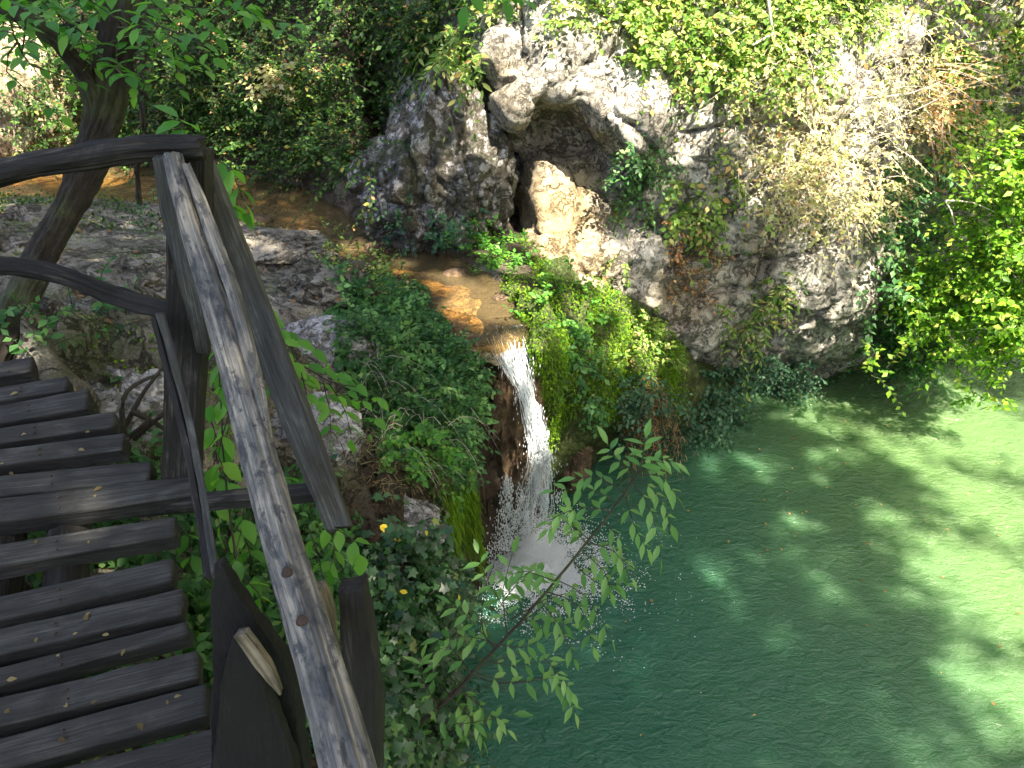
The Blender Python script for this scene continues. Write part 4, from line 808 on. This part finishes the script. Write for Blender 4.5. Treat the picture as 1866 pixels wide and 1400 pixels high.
P = Plant(); P.path([W(1560, 250, 9.1), W(1640, 215, 9.0), W(1740, 165, 8.9), W(1805, 120, 8.8)], nl=6, ls=.05, pair=True, s0=.7); P.path([W(1560, 180, 9.1), W(1660, 170, 9.0), W(1730, 140, 8.9)], nl=6, ls=.05, s0=.6)
P.build('russet_branch', 'bare twig with tiny pink tips pointing up right over the shaded rock', 'branch', 'dry', r=.008, wood='pale_twig')
for a in ([W(1722, 366, 9.6), W(1765, 368, 9.5), W(1810, 382, 9.4)], [W(1728, 368, 9.6), W(1738, 400, 9.5), W(1742, 430, 9.5)]): pass
tb = tubes('bare_branch', np.array([[W(1722, 366, 9.0), W(1745, 366, 9.0), W(1775, 370, 8.95), W(1812, 386, 8.9)], [W(1722, 366, 9.0), W(1733, 385, 9.0), W(1740, 410, 9.0), W(1743, 432, 9.0)]]), .010, .005, M['pale_twig'], None, 6)
tag(tb, 'white forked bare branch in front of the right hand bush', 'branch')
P = Plant(); 
for pts in ([(1395, -40), (1405, 40), (1415, 90), (1412, 130)], [(1412, 60), (1395, 75), (1372, 82)]): P.tw.append(catmull(np.array([W(x, y, 8.75) for x, y in pts]), 2)[None, :5] if len(pts) > 3 else np.linspace(W(*pts[0], 8.75), W(*pts[-1], 8.7), 5)[None])
tb = tubes('bare_branch', np.concatenate(P.tw), .018, .010, M['pale_twig'], None, 7); tag(tb, 'thick pale vine stem hanging vertically among the cliff top leaves', 'branch')
# shaded right recess
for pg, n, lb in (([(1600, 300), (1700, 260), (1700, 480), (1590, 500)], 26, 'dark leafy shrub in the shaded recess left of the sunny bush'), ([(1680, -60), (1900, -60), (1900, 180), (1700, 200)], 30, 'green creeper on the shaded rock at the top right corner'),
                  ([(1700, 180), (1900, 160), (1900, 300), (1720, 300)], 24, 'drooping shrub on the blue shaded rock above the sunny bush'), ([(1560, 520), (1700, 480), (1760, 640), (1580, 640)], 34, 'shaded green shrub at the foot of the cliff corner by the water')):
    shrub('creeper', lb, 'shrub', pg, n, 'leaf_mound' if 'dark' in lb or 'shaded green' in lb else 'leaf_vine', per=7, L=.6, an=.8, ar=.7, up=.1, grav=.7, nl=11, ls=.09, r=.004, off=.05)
# sunny right bush, three boughs from the right bank
def bough(label, segs, n, mat, L=.55, ls=.085, templ='diamond', name='sunny_bush', cat='bush', sp_=.28, per=7):
    O = []
    for (x0, y0, Y0), (x1, y1, Y1) in segs:
        for f in rng.random(n): O.append(W(x0 + (x1 - x0) * f, y0 + (y1 - y0) * f, Y0 + (Y1 - Y0) * f))
    O = np.array(O) + rng.normal(size=(len(O), 3)) * sp_
    Nn = norm(rng.normal(size=O.shape) * .5 + np.array([-.4, -.6, .35])); P = Plant().twigs(O, Nn, per=per, L=L, an=.7, ar=.7, up=.15, grav=.5, nl=11, ls=ls, spread=.08)
    for (x0, y0, Y0), (x1, y1, Y1) in segs: 
        a, b = W(x0, y0, Y0), W(x1, y1, Y1); P.tw.append(np.linspace(a, b, 5)[None])
    return P.build(name, label, cat, mat, templ, r=.006)
bough('sunny yellow green bush bough reaching furthest left over the dark water', [((1900, 500, 9.4), (1710, 500, 9.2)), ((1800, 530, 9.0), (1730, 580, 8.9))], 26, 'leaf_bush', L=.45)
bough('sunny bush bough at the right edge, halfway up', [((1950, 400, 9.4), (1760, 420, 9.2)), ((1900, 480, 9.0), (1800, 460, 8.9))], 22, 'leaf_bush')
bough('large drooping sunny bough at the right edge just above the pool', [((1950, 560, 8.8), (1800, 550, 8.7)), ((1900, 590, 8.6), (1830, 640, 8.5))], 20, 'leaf_bush', L=.42)
bough('highest bough of bright leaves at the right edge', [((1950, 300, 9.4), (1800, 330, 9.3)), ((1900, 340, 9.1), (1840, 300, 9.0))], 14, 'leaf_bush')
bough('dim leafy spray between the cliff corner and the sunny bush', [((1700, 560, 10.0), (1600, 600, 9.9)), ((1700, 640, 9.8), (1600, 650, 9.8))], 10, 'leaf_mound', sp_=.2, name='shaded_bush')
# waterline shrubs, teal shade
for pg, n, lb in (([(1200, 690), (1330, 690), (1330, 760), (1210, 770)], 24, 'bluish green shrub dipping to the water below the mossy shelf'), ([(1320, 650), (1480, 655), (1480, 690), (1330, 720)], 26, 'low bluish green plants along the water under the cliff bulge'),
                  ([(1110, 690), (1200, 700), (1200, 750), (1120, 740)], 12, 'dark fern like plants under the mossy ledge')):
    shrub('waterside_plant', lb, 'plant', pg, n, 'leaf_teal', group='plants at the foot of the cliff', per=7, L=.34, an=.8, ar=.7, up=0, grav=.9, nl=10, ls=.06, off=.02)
shrub('dry_roots', 'brown dead grass hanging to the water from the mossy ledge', 'grass', [(1130, 690), (1210, 700), (1200, 760), (1140, 750)], 12, 'dry', templ='blade', per=12, L=.4, an=.5, ar=.3, up=-.3, grav=1.6, nl=7, ls=.10)
# stuff covers
cover('moss', [(820, 420), (960, 430), (1100, 520), (1240, 620), (1250, 780), (1100, 760), (1040, 740), (1000, 820), (960, 640), (930, 540)], 16000, .032, 'moss', 'diamond', 'bright yellow green moss and small leaves covering the ledge right of the waterfall', 'moss', lift=.07, meshes=(2,), wmask=lambda c: (vnoise(c * 2.2, 5) > -.35))
cover('moss_hanging', [(960, 600), (1100, 560), (1240, 640), (1240, 770), (1100, 770), (1060, 740), (1010, 800)], 9000, .05, 'moss', 'blade', 'strands of green moss hanging down the ledge beside the waterfall', 'moss', lift=.05, droop=1.0, jit=.3, meshes=(2,), wmask=lambda c: (vnoise(c * 2.4, 6) > -.2))
shrub('ledge_plant', 'fresh green leafy plants on the ledge beside the stream mouth', 'plant', [(985, 520), (1080, 530), (1100, 620), (1000, 640)], 10, 'leaf_bright', per=6, L=.2, an=.7, ar=.8, up=.4, grav=.5, nl=9, ls=.055)
shrub('ledge_plant', 'green leafy clump between the boulder and the cave wall by the stream', 'plant', [(830, 425), (960, 440), (990, 490), (880, 500)], 14, 'leaf_bright', per=6, L=.18, an=.5, ar=.8, up=.5, grav=.4, nl=9, ls=.06)
shrub('ledge_plant', 'round leaved green plants on the outer mossy ledge under the cliff', 'plant', [(1100, 580), (1190, 600), (1220, 680), (1130, 670)], 11, 'leaf_vine', per=6, L=.2, an=.6, ar=.8, up=.3, grav=.7, nl=9, ls=.055)
shrub('ledge_plant', 'dark leafy plants low on the shaded face beside the falling water', 'plant', [(1030, 640), (1110, 650), (1100, 740), (1040, 740)], 8, 'leaf_mound', per=6, L=.22, an=.7, ar=.8, up=.1, grav=.9, nl=9, ls=.07)
shrub('stream_plant', 'dark green plants at the foot of the lichen boulder', 'plant', [(700, 400), (860, 380), (860, 440), (700, 440)], 20, 'leaf_teal', per=6, L=.16, an=.6, ar=.8, up=.4, grav=.5, nl=9, ls=.05)
# left leafy mound
mp_ = [(600, 470), (760, 520), (890, 610), (895, 700), (850, 870), (760, 880), (700, 800), (640, 640)]
OCC.append((BP.reshape(-1, 3), grid_faces(*BP.shape[:2])))
subs = [([(610, 500), (720, 540), (730, 640), (640, 620)], 'upper left part of the leafy mound below the rock'), ([(700, 575), (790, 610), (820, 690), (720, 670)], 'dense green bush on top of the mound facing the stream'), ([(790, 625), (850, 655), (850, 730), (800, 720)], 'green bush overhanging the top of the waterfall on its left'),
        ([(690, 660), (800, 700), (800, 800), (710, 780)], 'tangled green bush in the middle of the mound'), ([(770, 720), (840, 740), (830, 850), (770, 840)], 'drooping small leaved bush above the dark water left of the fall')]
for pg, lb in subs:
    shrub('leafy_bush', lb, 'bush', pg, 48, 'leaf_mound', group='bushes of the green mound', per=7, L=.22, an=.8, ar=.8, up=.3, grav=.5, nl=11, ls=.052, spread=.06, r=.003, off=.02)
cover('ground_ivy', [(590, 480), (760, 520), (835, 650), (850, 760), (840, 900), (700, 840), (600, 640)], 22000, .05, 'leaf_mound', 'ivy', 'small ivy leaves carpeting the left mound', 'ivy', lift=.10, meshes=(0,), wmask=lambda c: vnoise(c * 2.0, 4) > -.55)
shrub('flowering_plant', 'pale sunlit leafy plants on the stream bank above the mound', 'plant', [(600, 445), (690, 485), (750, 545), (690, 530), (610, 480)], 18, 'leaf_vine', per=6, L=.13, an=.5, ar=.8, up=.5, grav=.4, nl=8, ls=.045)
for pg, lb, mt_ in (([(640, 560), (760, 600), (760, 700), (660, 680)], 'light green nettle like sprigs standing out of the upper mound', 'leaf_ash'), ([(740, 640), (860, 680), (850, 800), (740, 780)], 'light green sprigs standing out of the lower right mound', 'leaf_ash'),
               ([(690, 800), (770, 800), (770, 880), (700, 870)], 'bright green weed growing in the dry patch below the mound', 'leaf_bright')):
    shrub('leafy_sprig', lb, 'plant', pg, 16, mt_, per=4, L=.30, an=.8, ar=.5, up=.7, grav=.7, nl=13, ls=.06, r=.003)
O, Nn = hits([(660, 640), (800, 680), (800, 860), (680, 840)], 34, .06)
Plant().twigs(O, Nn, per=5, L=.42, an=.6, ar=.6, up=.5, grav=1.5, nl=4, ls=.03).build('dry_grass', 'thin dry arching stems hanging over the front of the mound', 'grass', 'straw', 'blade', r=.0022, wood='pale_twig')
shrub('dry_grass', 'dry straw grass tufts on the bank below the mound', 'grass', [(620, 800), (760, 830), (800, 920), (680, 930)], 18, 'straw', templ='blade', per=14, L=.22, an=.6, ar=.7, up=.5, grav=1.4, nl=6, ls=.07)
cover('hanging_grass', [(800, 800), (870, 800), (860, 960), (790, 960)], 3500, .16, 'moss', 'blade', 'long green grass hanging from the mossy edge over the water', 'grass', droop=1.3, jit=.25, meshes=(0,), lift=.1)
# ivy mound in front
cover('ivy', [(560, 1000), (760, 992), (830, 1010), (850, 1150), (850, 1400), (700, 1500), (560, 1400), (500, 1100)], 26000, .062, 'leaf_ivy', 'ivy', 'dense dark ivy covering the bank below the footbridge', 'ivy', lift=.14, meshes=(0,), up=.5)
O, Nn = hits([(640, 960), (780, 980), (830, 1060), (830, 1380), (700, 1390)], 50, .03)
Plant().twigs(O, Nn, per=4, L=.35, an=.5, ar=.5, up=-.2, grav=1.2, nl=10, ls=.06, spread=.1).build('ivy_runner', 'trailing ivy runners hanging over the edge of the dark bank', 'ivy', 'leaf_ivy', 'ivy', r=.003)
cover('bank_plants', [(320, 880), (480, 850), (640, 980), (620, 1100), (520, 1400), (330, 1400)], 6500, .055, 'leaf_mound', 'oval', 'small bright leaves on the ground beneath the footbridge', 'ground cover', lift=.22, meshes=(0,), up=.8, wmask=lambda c: vnoise(c * 3.0, 14) > -.4)
cover('under_plants', [(-50, 700), (320, 850), (330, 1400), (-50, 1400)], 3500, .055, 'leaf_mound', 'oval', 'green leaves seen through the gaps between the deck boards', 'ground cover', lift=.25, meshes=(0,), up=.8)
# sparse moss and weeds on the rocks at left
cover('rock_moss', [(-50, 400), (600, 400), (640, 700), (560, 900), (-50, 700)], 9000, .022, 'moss', 'diamond', 'tiny green moss leaves in the hollows of the left rocks', 'moss', lift=.01, meshes=(0,), wmask=lambda c: vnoise(c * 2.8, 44) > .12)
cover('fallen_leaves', [(-50, 380), (640, 380), (700, 1000), (300, 1300), (-50, 700)], 650, .045, 'dry', 'oval', 'fallen dry leaves scattered over the left rocks', 'leaves', lift=.005, up=1, meshes=(0, 4, 5, 9), wmask=None)
cover('bank_weeds', [(-50, 340), (480, 350), (560, 430), (300, 420), (-50, 420)], 3500, .05, 'leaf_forest', 'diamond', 'weeds along the near edge of the stream', 'weeds', lift=.08, meshes=(0,), wmask=lambda c: vnoise(c * 2.0, 41) > .05)
for pg, lb in (([(170, 540), (240, 560), (230, 640), (160, 620)], 'small fern tuft in a crack of the furrowed rock'), ([(40, 590), (110, 600), (110, 650), (40, 640)], 'weeds at the foot of the leaning tree'), ([(260, 380), (320, 380), (320, 430), (260, 430)], 'broad leaved weed at the stream bank behind the corner post')):
    shrub('weed', lb, 'plant', pg, 3, 'leaf_mound', per=4, L=.18, an=.5, ar=.8, up=.5, grav=.6, nl=8, ls=.055)

# ------------------------------------------------------------------ drawn sprigs near the camera
def sprig(name, label, mat, templ, items, ls, stem=None, nl=5, r=.006, droop=.3, group=None, cat='branch', pair=True):
    P = Plant()
    for it in items:
        P.path([W(*q_) for q_ in it], nl=nl, ls=ls, droop=droop, pair=pair)
    root = P.build(name, label, cat, mat, templ, group, .0035, 'twig', k=5)
    for s_, rr in (stem or []):
        pts = catmull(np.array([W(*q_) for q_ in s_]), 8); pts = np.stack([np.interp(np.linspace(0, 1, 30), np.linspace(0, 1, len(pts)), pts[:, k]) for k in range(3)], -1)
        pts += rng.normal(size=pts.shape) * .0015
        o = tubes('branch', pts[None], rr, rr * .4, M['twig'], root, 8); o.matrix_parent_inverse = root.matrix_basis.inverted()
    return root
def D3(x, y, e=0): return (x, y, float(np.interp(y, [800, 1400], [3.45, 2.85])) + e)
cl = [((1165, 862), (1125, 838), (1108, 812)), ((1165, 862), (1172, 830), (1176, 800)), ((1165, 862), (1200, 838), (1230, 842)), ((1165, 866), (1205, 868), (1232, 905)), ((1162, 872), (1200, 905), (1222, 955)), ((1155, 880), (1190, 940), (1205, 1018)),
      ((1140, 905), (1155, 960), (1180, 1000)), ((1140, 900), (1090, 870), (1050, 872)), ((1128, 920), (1075, 890), (1010, 895)), ((1118, 935), (1060, 925), (1000, 950)), ((1100, 950), (1130, 985), (1140, 1040)), ((1075, 985), (1030, 950), (1000, 962)),
      ((1068, 990), (1045, 960), (1040, 930)), ((1070, 990), (1120, 1005), (1150, 1052)), ((1060, 1005), (1100, 1040), (1112, 1080)), ((1045, 1025), (1085, 1060), (1140, 1065)), ((1020, 1060), (1070, 1090), (1115, 1165)), ((1000, 1080), (1060, 1110), (1080, 1180)), ((985, 1095), (1020, 1140), (1045, 1200)),
      ((1010, 1060), (960, 1040), (925, 1050)), ((925, 1155), (915, 1080), (935, 1010)), ((925, 1120), (890, 1060), (870, 1010)), ((930, 1070), (970, 1040), (995, 1045)), ((915, 1100), (945, 1060), (975, 1060)), ((950, 1130), (1000, 1135), (1040, 1140)), ((900, 1180), (860, 1130), (820, 1100)), ((905, 1175), (860, 1160), (800, 1165)),
      ((880, 1200), (940, 1215), (1000, 1200)), ((868, 1225), (940, 1245), (1010, 1235)), ((1000, 1235), (1030, 1260), (1048, 1300)), ((990, 1200), (1020, 1230), (1040, 1260)), ((830, 1255), (880, 1290), (925, 1330)), ((815, 1270), (860, 1310), (880, 1350)), ((845, 1240), (850, 1290), (845, 1340)), ((780, 1300), (840, 1320), (935, 1300)),
      ((760, 1320), (720, 1290), (690, 1300)), ((750, 1330), (720, 1350), (690, 1385)), ((760, 1325), (780, 1360), (800, 1400)), ((800, 1290), (770, 1240), (770, 1200)), ((860, 1230), (820, 1180), (790, 1190)), ((720, 1360), (760, 1390), (770, 1430)), ((905, 1175), (950, 1180), (990, 1165)), ((940, 1140), (985, 1110), (1010, 1075))]
items = [[D3(x, y, e_) for x, y in c_] for c_, e_ in zip(cl, rng.normal(size=len(cl)) * .10)]
stems = [([D3(700, 1420), D3(745, 1340), D3(800, 1290), D3(850, 1240), D3(900, 1185), D3(960, 1120), D3(1020, 1050), D3(1070, 988), D3(1115, 930), D3(1160, 866)], .012),
         ([D3(905, 1180), D3(880, 1150), D3(882, 1080), D3(900, 1030)], .005), ([D3(862, 1230), D3(910, 1245), D3(960, 1240), D3(1010, 1230)], .005), ([D3(930, 1130), D3(990, 1095), D3(1040, 1080)], .004), ([D3(790, 1300), D3(860, 1225), D3(950, 1190)], .005)]
sprig('ash_sapling', 'slanting young ash branch with narrow leaflets reaching over the splash pool', 'leaf_ash', 'lance', items, .105, stems, nl=5, cat='sapling')
def D4(x, y, e=0): return (x, y, float(np.interp(x, [440, 720], [3.3, 3.9])) + e)
cl = [((455, 545), (480, 560), (500, 595)), ((455, 545), (470, 590), (490, 620)), ((450, 560), (440, 590), (430, 640)), ((470, 590), (510, 600), (530, 610)), ((500, 625), (540, 620), (590, 650)), ((500, 625), (530, 660), (560, 690)), ((540, 660), (590, 670), (640, 690)), ((540, 670), (590, 700), (640, 730)),
      ((600, 690), (650, 700), (715, 745)), ((610, 700), (660, 730), (700, 790)), ((600, 700), (630, 750), (640, 800)), ((590, 700), (600, 750), (605, 800)), ((550, 680), (560, 720), (590, 740)), ((470, 600), (480, 650), (500, 680)), ((500, 640), (500, 690), (520, 720)), ((460, 560), (500, 640), (540, 690))]
sprig('elder_sapling', 'bright green pinnate sapling just right of the grey brace plank', 'leaf_bright', 'oval', [[D4(*q_, e_) for q_ in c_] for c_, e_ in zip(cl, rng.normal(size=len(cl)) * .08)], .095, [([D4(430, 700), D4(445, 620), D4(455, 540)], .006), ([D4(440, 660), D4(500, 640), D4(600, 695), D4(650, 705)], .006)], nl=4, cat='sapling')
def D5(x, y, e=0): return (x, y, float(np.interp(y, [560, 1350], [2.9, 2.15])) + e)
cl = [((400, 560), (395, 620), (400, 680)), ((395, 640), (410, 690), (385, 740)), ((400, 700), (420, 760), (410, 810)), ((380, 760), (395, 800), (390, 850)), ((415, 760), (400, 830), (420, 880)), ((410, 850), (395, 900), (400, 960)), ((430, 880), (445, 930), (430, 1000)), ((420, 950), (450, 990), (460, 1050)), ((440, 1000), (420, 1050), (430, 1090)),
      ((440, 1050), (470, 1080), (480, 1110)), ((330, 960), (350, 1000), (340, 1050)), ((335, 1040), (360, 1080), (350, 1130)), ((350, 1130), (370, 1170), (365, 1220)), ((360, 1220), (380, 1260), (375, 1310)), ((500, 860), (520, 880), (530, 900)), ((590, 940), (610, 990), (600, 1040)), ((600, 960), (640, 980), (655, 1010)), ((560, 960), (580, 1010), (590, 1060)), ((370, 1300), (385, 1340), (390, 1380))]
sprig('dogwood_sapling', 'broad leaved green shoots growing up between the deck and the log handrail', 'leaf_bright', 'oval', [[D5(*q_, e_) for q_ in c_] for c_, e_ in zip(cl, rng.normal(size=len(cl)) * .08)], .10, [([D5(470, 1250), D5(440, 1080), D5(420, 950), D5(405, 800), D5(400, 620)], .007)], nl=3, cat='sapling', droop=.6)
sprig('leafy_shoot', 'bright green drooping leafy shoot at the right of the corner post top', 'leaf_bright', 'oval', [[(388, 292, 2.9), (420, 310, 2.88), (445, 370, 2.86)], [(388, 300, 2.9), (405, 350, 2.9), (440, 390, 2.88)], [(388, 330, 2.9), (395, 370, 2.9), (400, 420, 2.88)], [(340, 262, 2.6), (335, 235, 2.6), (325, 215, 2.6)]], .085, None, nl=4, cat='shoot', droop=.8)
sprig('leafy_shoot', 'green leaves dangling at the top edge over the white buttress', 'leaf_bright', 'oval', [[(830, -50, 4.2), (860, -20, 4.15), (850, 10, 4.1)], [(880, -50, 4.2), (915, -15, 4.15), (955, 0, 4.1)], [(900, -60, 4.2), (920, -20, 4.15), (925, 0, 4.1)]], .10, None, nl=3, cat='shoot', droop=.5)
# yellow fallen petals on the ivy
O, Nn = hits([(640, 940), (860, 980), (880, 1150), (700, 1150)], 9, .22)
tag(leaves('yellow_leaves', O, rdir(len(O)), Nn + [0, 0, .5], np.full(len(O), .05), 'oval', M['petal']), 'a few yellow leaves lying on the dark ivy', 'leaves', kind='stuff')

# specks and leaves afloat
n = 70; pos = np.stack([rng.uniform(.2, 6, n), rng.uniform(3.6, 9.2, n), np.full(n, .014)], -1)
tag(leaves('floating_leaves', pos, rdir(n) * [1, 1, .03], np.tile([0, 0, 1.], (n, 1)), rng.uniform(.02, .05, n), 'oval', M['dry']), 'small dry leaves floating on the green pool', 'leaves', kind='stuff')
stones = [((690, 455, 8.5), .16, 'small wet stone at the stream edge below the lichen boulder'), ((915, 545, 6.95), .09, 'little stone in the shallows just before the waterfall lip'), ((830, 500, 7.6), .12, 'flat stone half sunk in the golden shallows'), ((470, 405, 9.0), .17, 'grey stone on the near stream bank behind the shoots')]
for i, ((x, y, Yd), r, lb) in enumerate(stones):
    c = WZ(x, y, STRZ - .01); o, V_, F_ = blob('stone', c, np.array([r, r * .8, r * .45]), M['tufa'], 60 + i, .2, 30); tag(o, lb, 'stone')

n = 26; pos = np.array([WD(rng.uniform(0, 330), rng.uniform(700, 1390), .006) for _ in range(n)])
tag(leaves('fallen_leaves', pos, rdir(n) * [1, 1, .1], DN + rdir(n) * .2, rng.uniform(.012, .032, n), 'oval', M['straw']), 'a few small dead leaves lying on the walkway boards', 'leaves', kind='stuff')
# ------------------------------------------------------------------ unseen leaf crowns added overhead and cut to shape the shade
# gaps cut in the crowns: (x, y, radius px) where sun is let through
GAPS = [(1000, 30, 90), (1120, 60, 90), (1250, 60, 110), (1370, 90, 110), (1500, 120, 120), (1620, 60, 90), (1480, 240, 110), (1560, 320, 80), (1400, 290, 60), (1300, 160, 80), (1180, 150, 60), (925, 110, 70), (915, 190, 40), (1130, 235, 35), (850, 110, 50), (1650, 200, 70), (1850, 40, 40),
        (1010, 320, 36), (1000, 400, 34), (1050, 340, 30), (1030, 470, 36), (1080, 500, 32), (1110, 540, 30), (960, 310, 12), (880, 285, 18),
        (860, 545, 48), (905, 570, 36), (800, 520, 22), (730, 490, 18), (1010, 600, 34), (980, 560, 36), (900, 470, 26), (950, 490, 30), (1060, 560, 30), (1150, 610, 26), (1180, 660, 30), (1120, 640, 22), (1190, 560, 16), (640, 460, 24),
        (1800, 420, 110), (1720, 520, 90), (1830, 560, 110), (1830, 660, 80), (1860, 300, 80), (1700, 600, 40), (1660, 470, 40),
        (1700, 790, 70), (1790, 780, 80), (1860, 800, 70), (1380, 840, 36), (1290, 850, 16), (1850, 950, 80), (1800, 1050, 90), (1860, 1130, 90), (1780, 900, 60), (1640, 830, 30), (1500, 830, 16), (1700, 1000, 50), (1600, 940, 26), (1460, 950, 16), (1860, 1270, 60),
        (50, 120, 50), (60, 200, 50), (30, 250, 40), (40, 320, 40), (120, 330, 30), (200, 330, 30), (560, 130, 26), (580, 200, 20), (420, 180, 18), (480, 240, 18), (620, 250, 16), (300, 200, 16), (130, 40, 40), (60, 60, 40), (390, 100, 20), (410, 340, 30), (200, 60, 30), (330, 60, 30)]
GAPS += [(1030, 320, 52), (1020, 400, 56), (1055, 480, 52), (1095, 530, 36), (940, 665, 26), (972, 750, 24), (985, 850, 28), (870, 560, 55), (1240, 230, 30), (965, 1000, 30), (972, 800, 24), (930, 640, 24)]  # further gaps, some cut to brighten the waterfall
gp = []; gr = []
for x, y, r in GAPS:
    l, n = hit(x, y)
    pz = WZ(x, y, 0.0)
    if l is None or (l[2] < 0): l = pz
    if x > 1640 and 270 < y < 740: l = W(x, y, 9.0)
    gp.append(l); gr.append(r * np.linalg.norm(l - [0, 0, CAMZ]) / F * (1.3 if l[2] > .3 and r < 60 else 1))
# random small sun flecks
for q_ in range(90):
    x, y = rng.uniform(0, 900), rng.uniform(0, 330)
    l, n = hit(x, y)
    if l is not None: gp.append(l); gr.append(rng.uniform(.03, .12))
for q_ in range(30):
    x, y = rng.uniform(1150, 1600), rng.uniform(300, 700); l, n = hit(x, y)
    if l is not None: gp.append(l); gr.append(rng.uniform(.02, .06))
gp = np.array(gp); gr = np.array(gr)
xs_ = ['far left', 'left', 'middle', 'right', 'far right']; ys_ = ['well behind the viewer', 'just behind the viewer', 'over the near pool', 'over the far pool shore', 'beyond the cliff']
for it in range(25):
    tx, ty, tz = -1.8 + 4.2 * (it % 5) + rng.uniform(-.5, .5), -8.2 + 4.0 * (it // 5) + rng.uniform(-.5, .5), rng.uniform(16.5, 18); nm = xs_[it % 5] + ', ' + ys_[it // 5]
    n = 300; a_ = rng.random(n) * 6.283; r_ = 3.0 * np.sqrt(rng.random(n)); O = np.array([tx, ty, tz]) + np.stack([r_ * np.cos(a_), r_ * np.sin(a_), rng.normal(size=n) * .5], -1)
    P = Plant().twigs(O, norm(rng.normal(size=(n, 3)) * [1, 1, .3]), per=3, L=.8, an=.6, ar=.6, up=.1, grav=.25, nl=13, ls=.19, spread=.1)
    pos = np.concatenate(P.pos); sh = pos - SUN * ((pos[:, 2]) / SUN[2])[:, None]; keep = rng.random(len(pos)) > .78 * sstep(2.4, 6.2, sh[:, 0] - .25 * (sh[:, 1] - 6)) * (sh[:, 1] < 9.6)
    for g_, r_ in zip(gp, gr):
        v = pos - g_; d_ = np.linalg.norm(v - (v @ SUN)[:, None] * SUN, axis=1); soft = .95 if g_[2] < .3 else .15; keep &= rng.random(len(pos)) < sstep(r_ - soft * r_, r_ + soft * r_ + .08, d_) + .0
    root = empty('shade_crown', (tx, ty, 2.0), label='unseen leafy crown added overhead for shade, ' + nm, cat='tree', group='unseen crowns added to shade the gorge')
    leaves('crown', pos[keep], np.concatenate(P.dr)[keep], np.concatenate(P.nr)[keep], np.concatenate(P.sz)[keep], 'diamond', M['leaf_forest'], root)
    rebase(root)
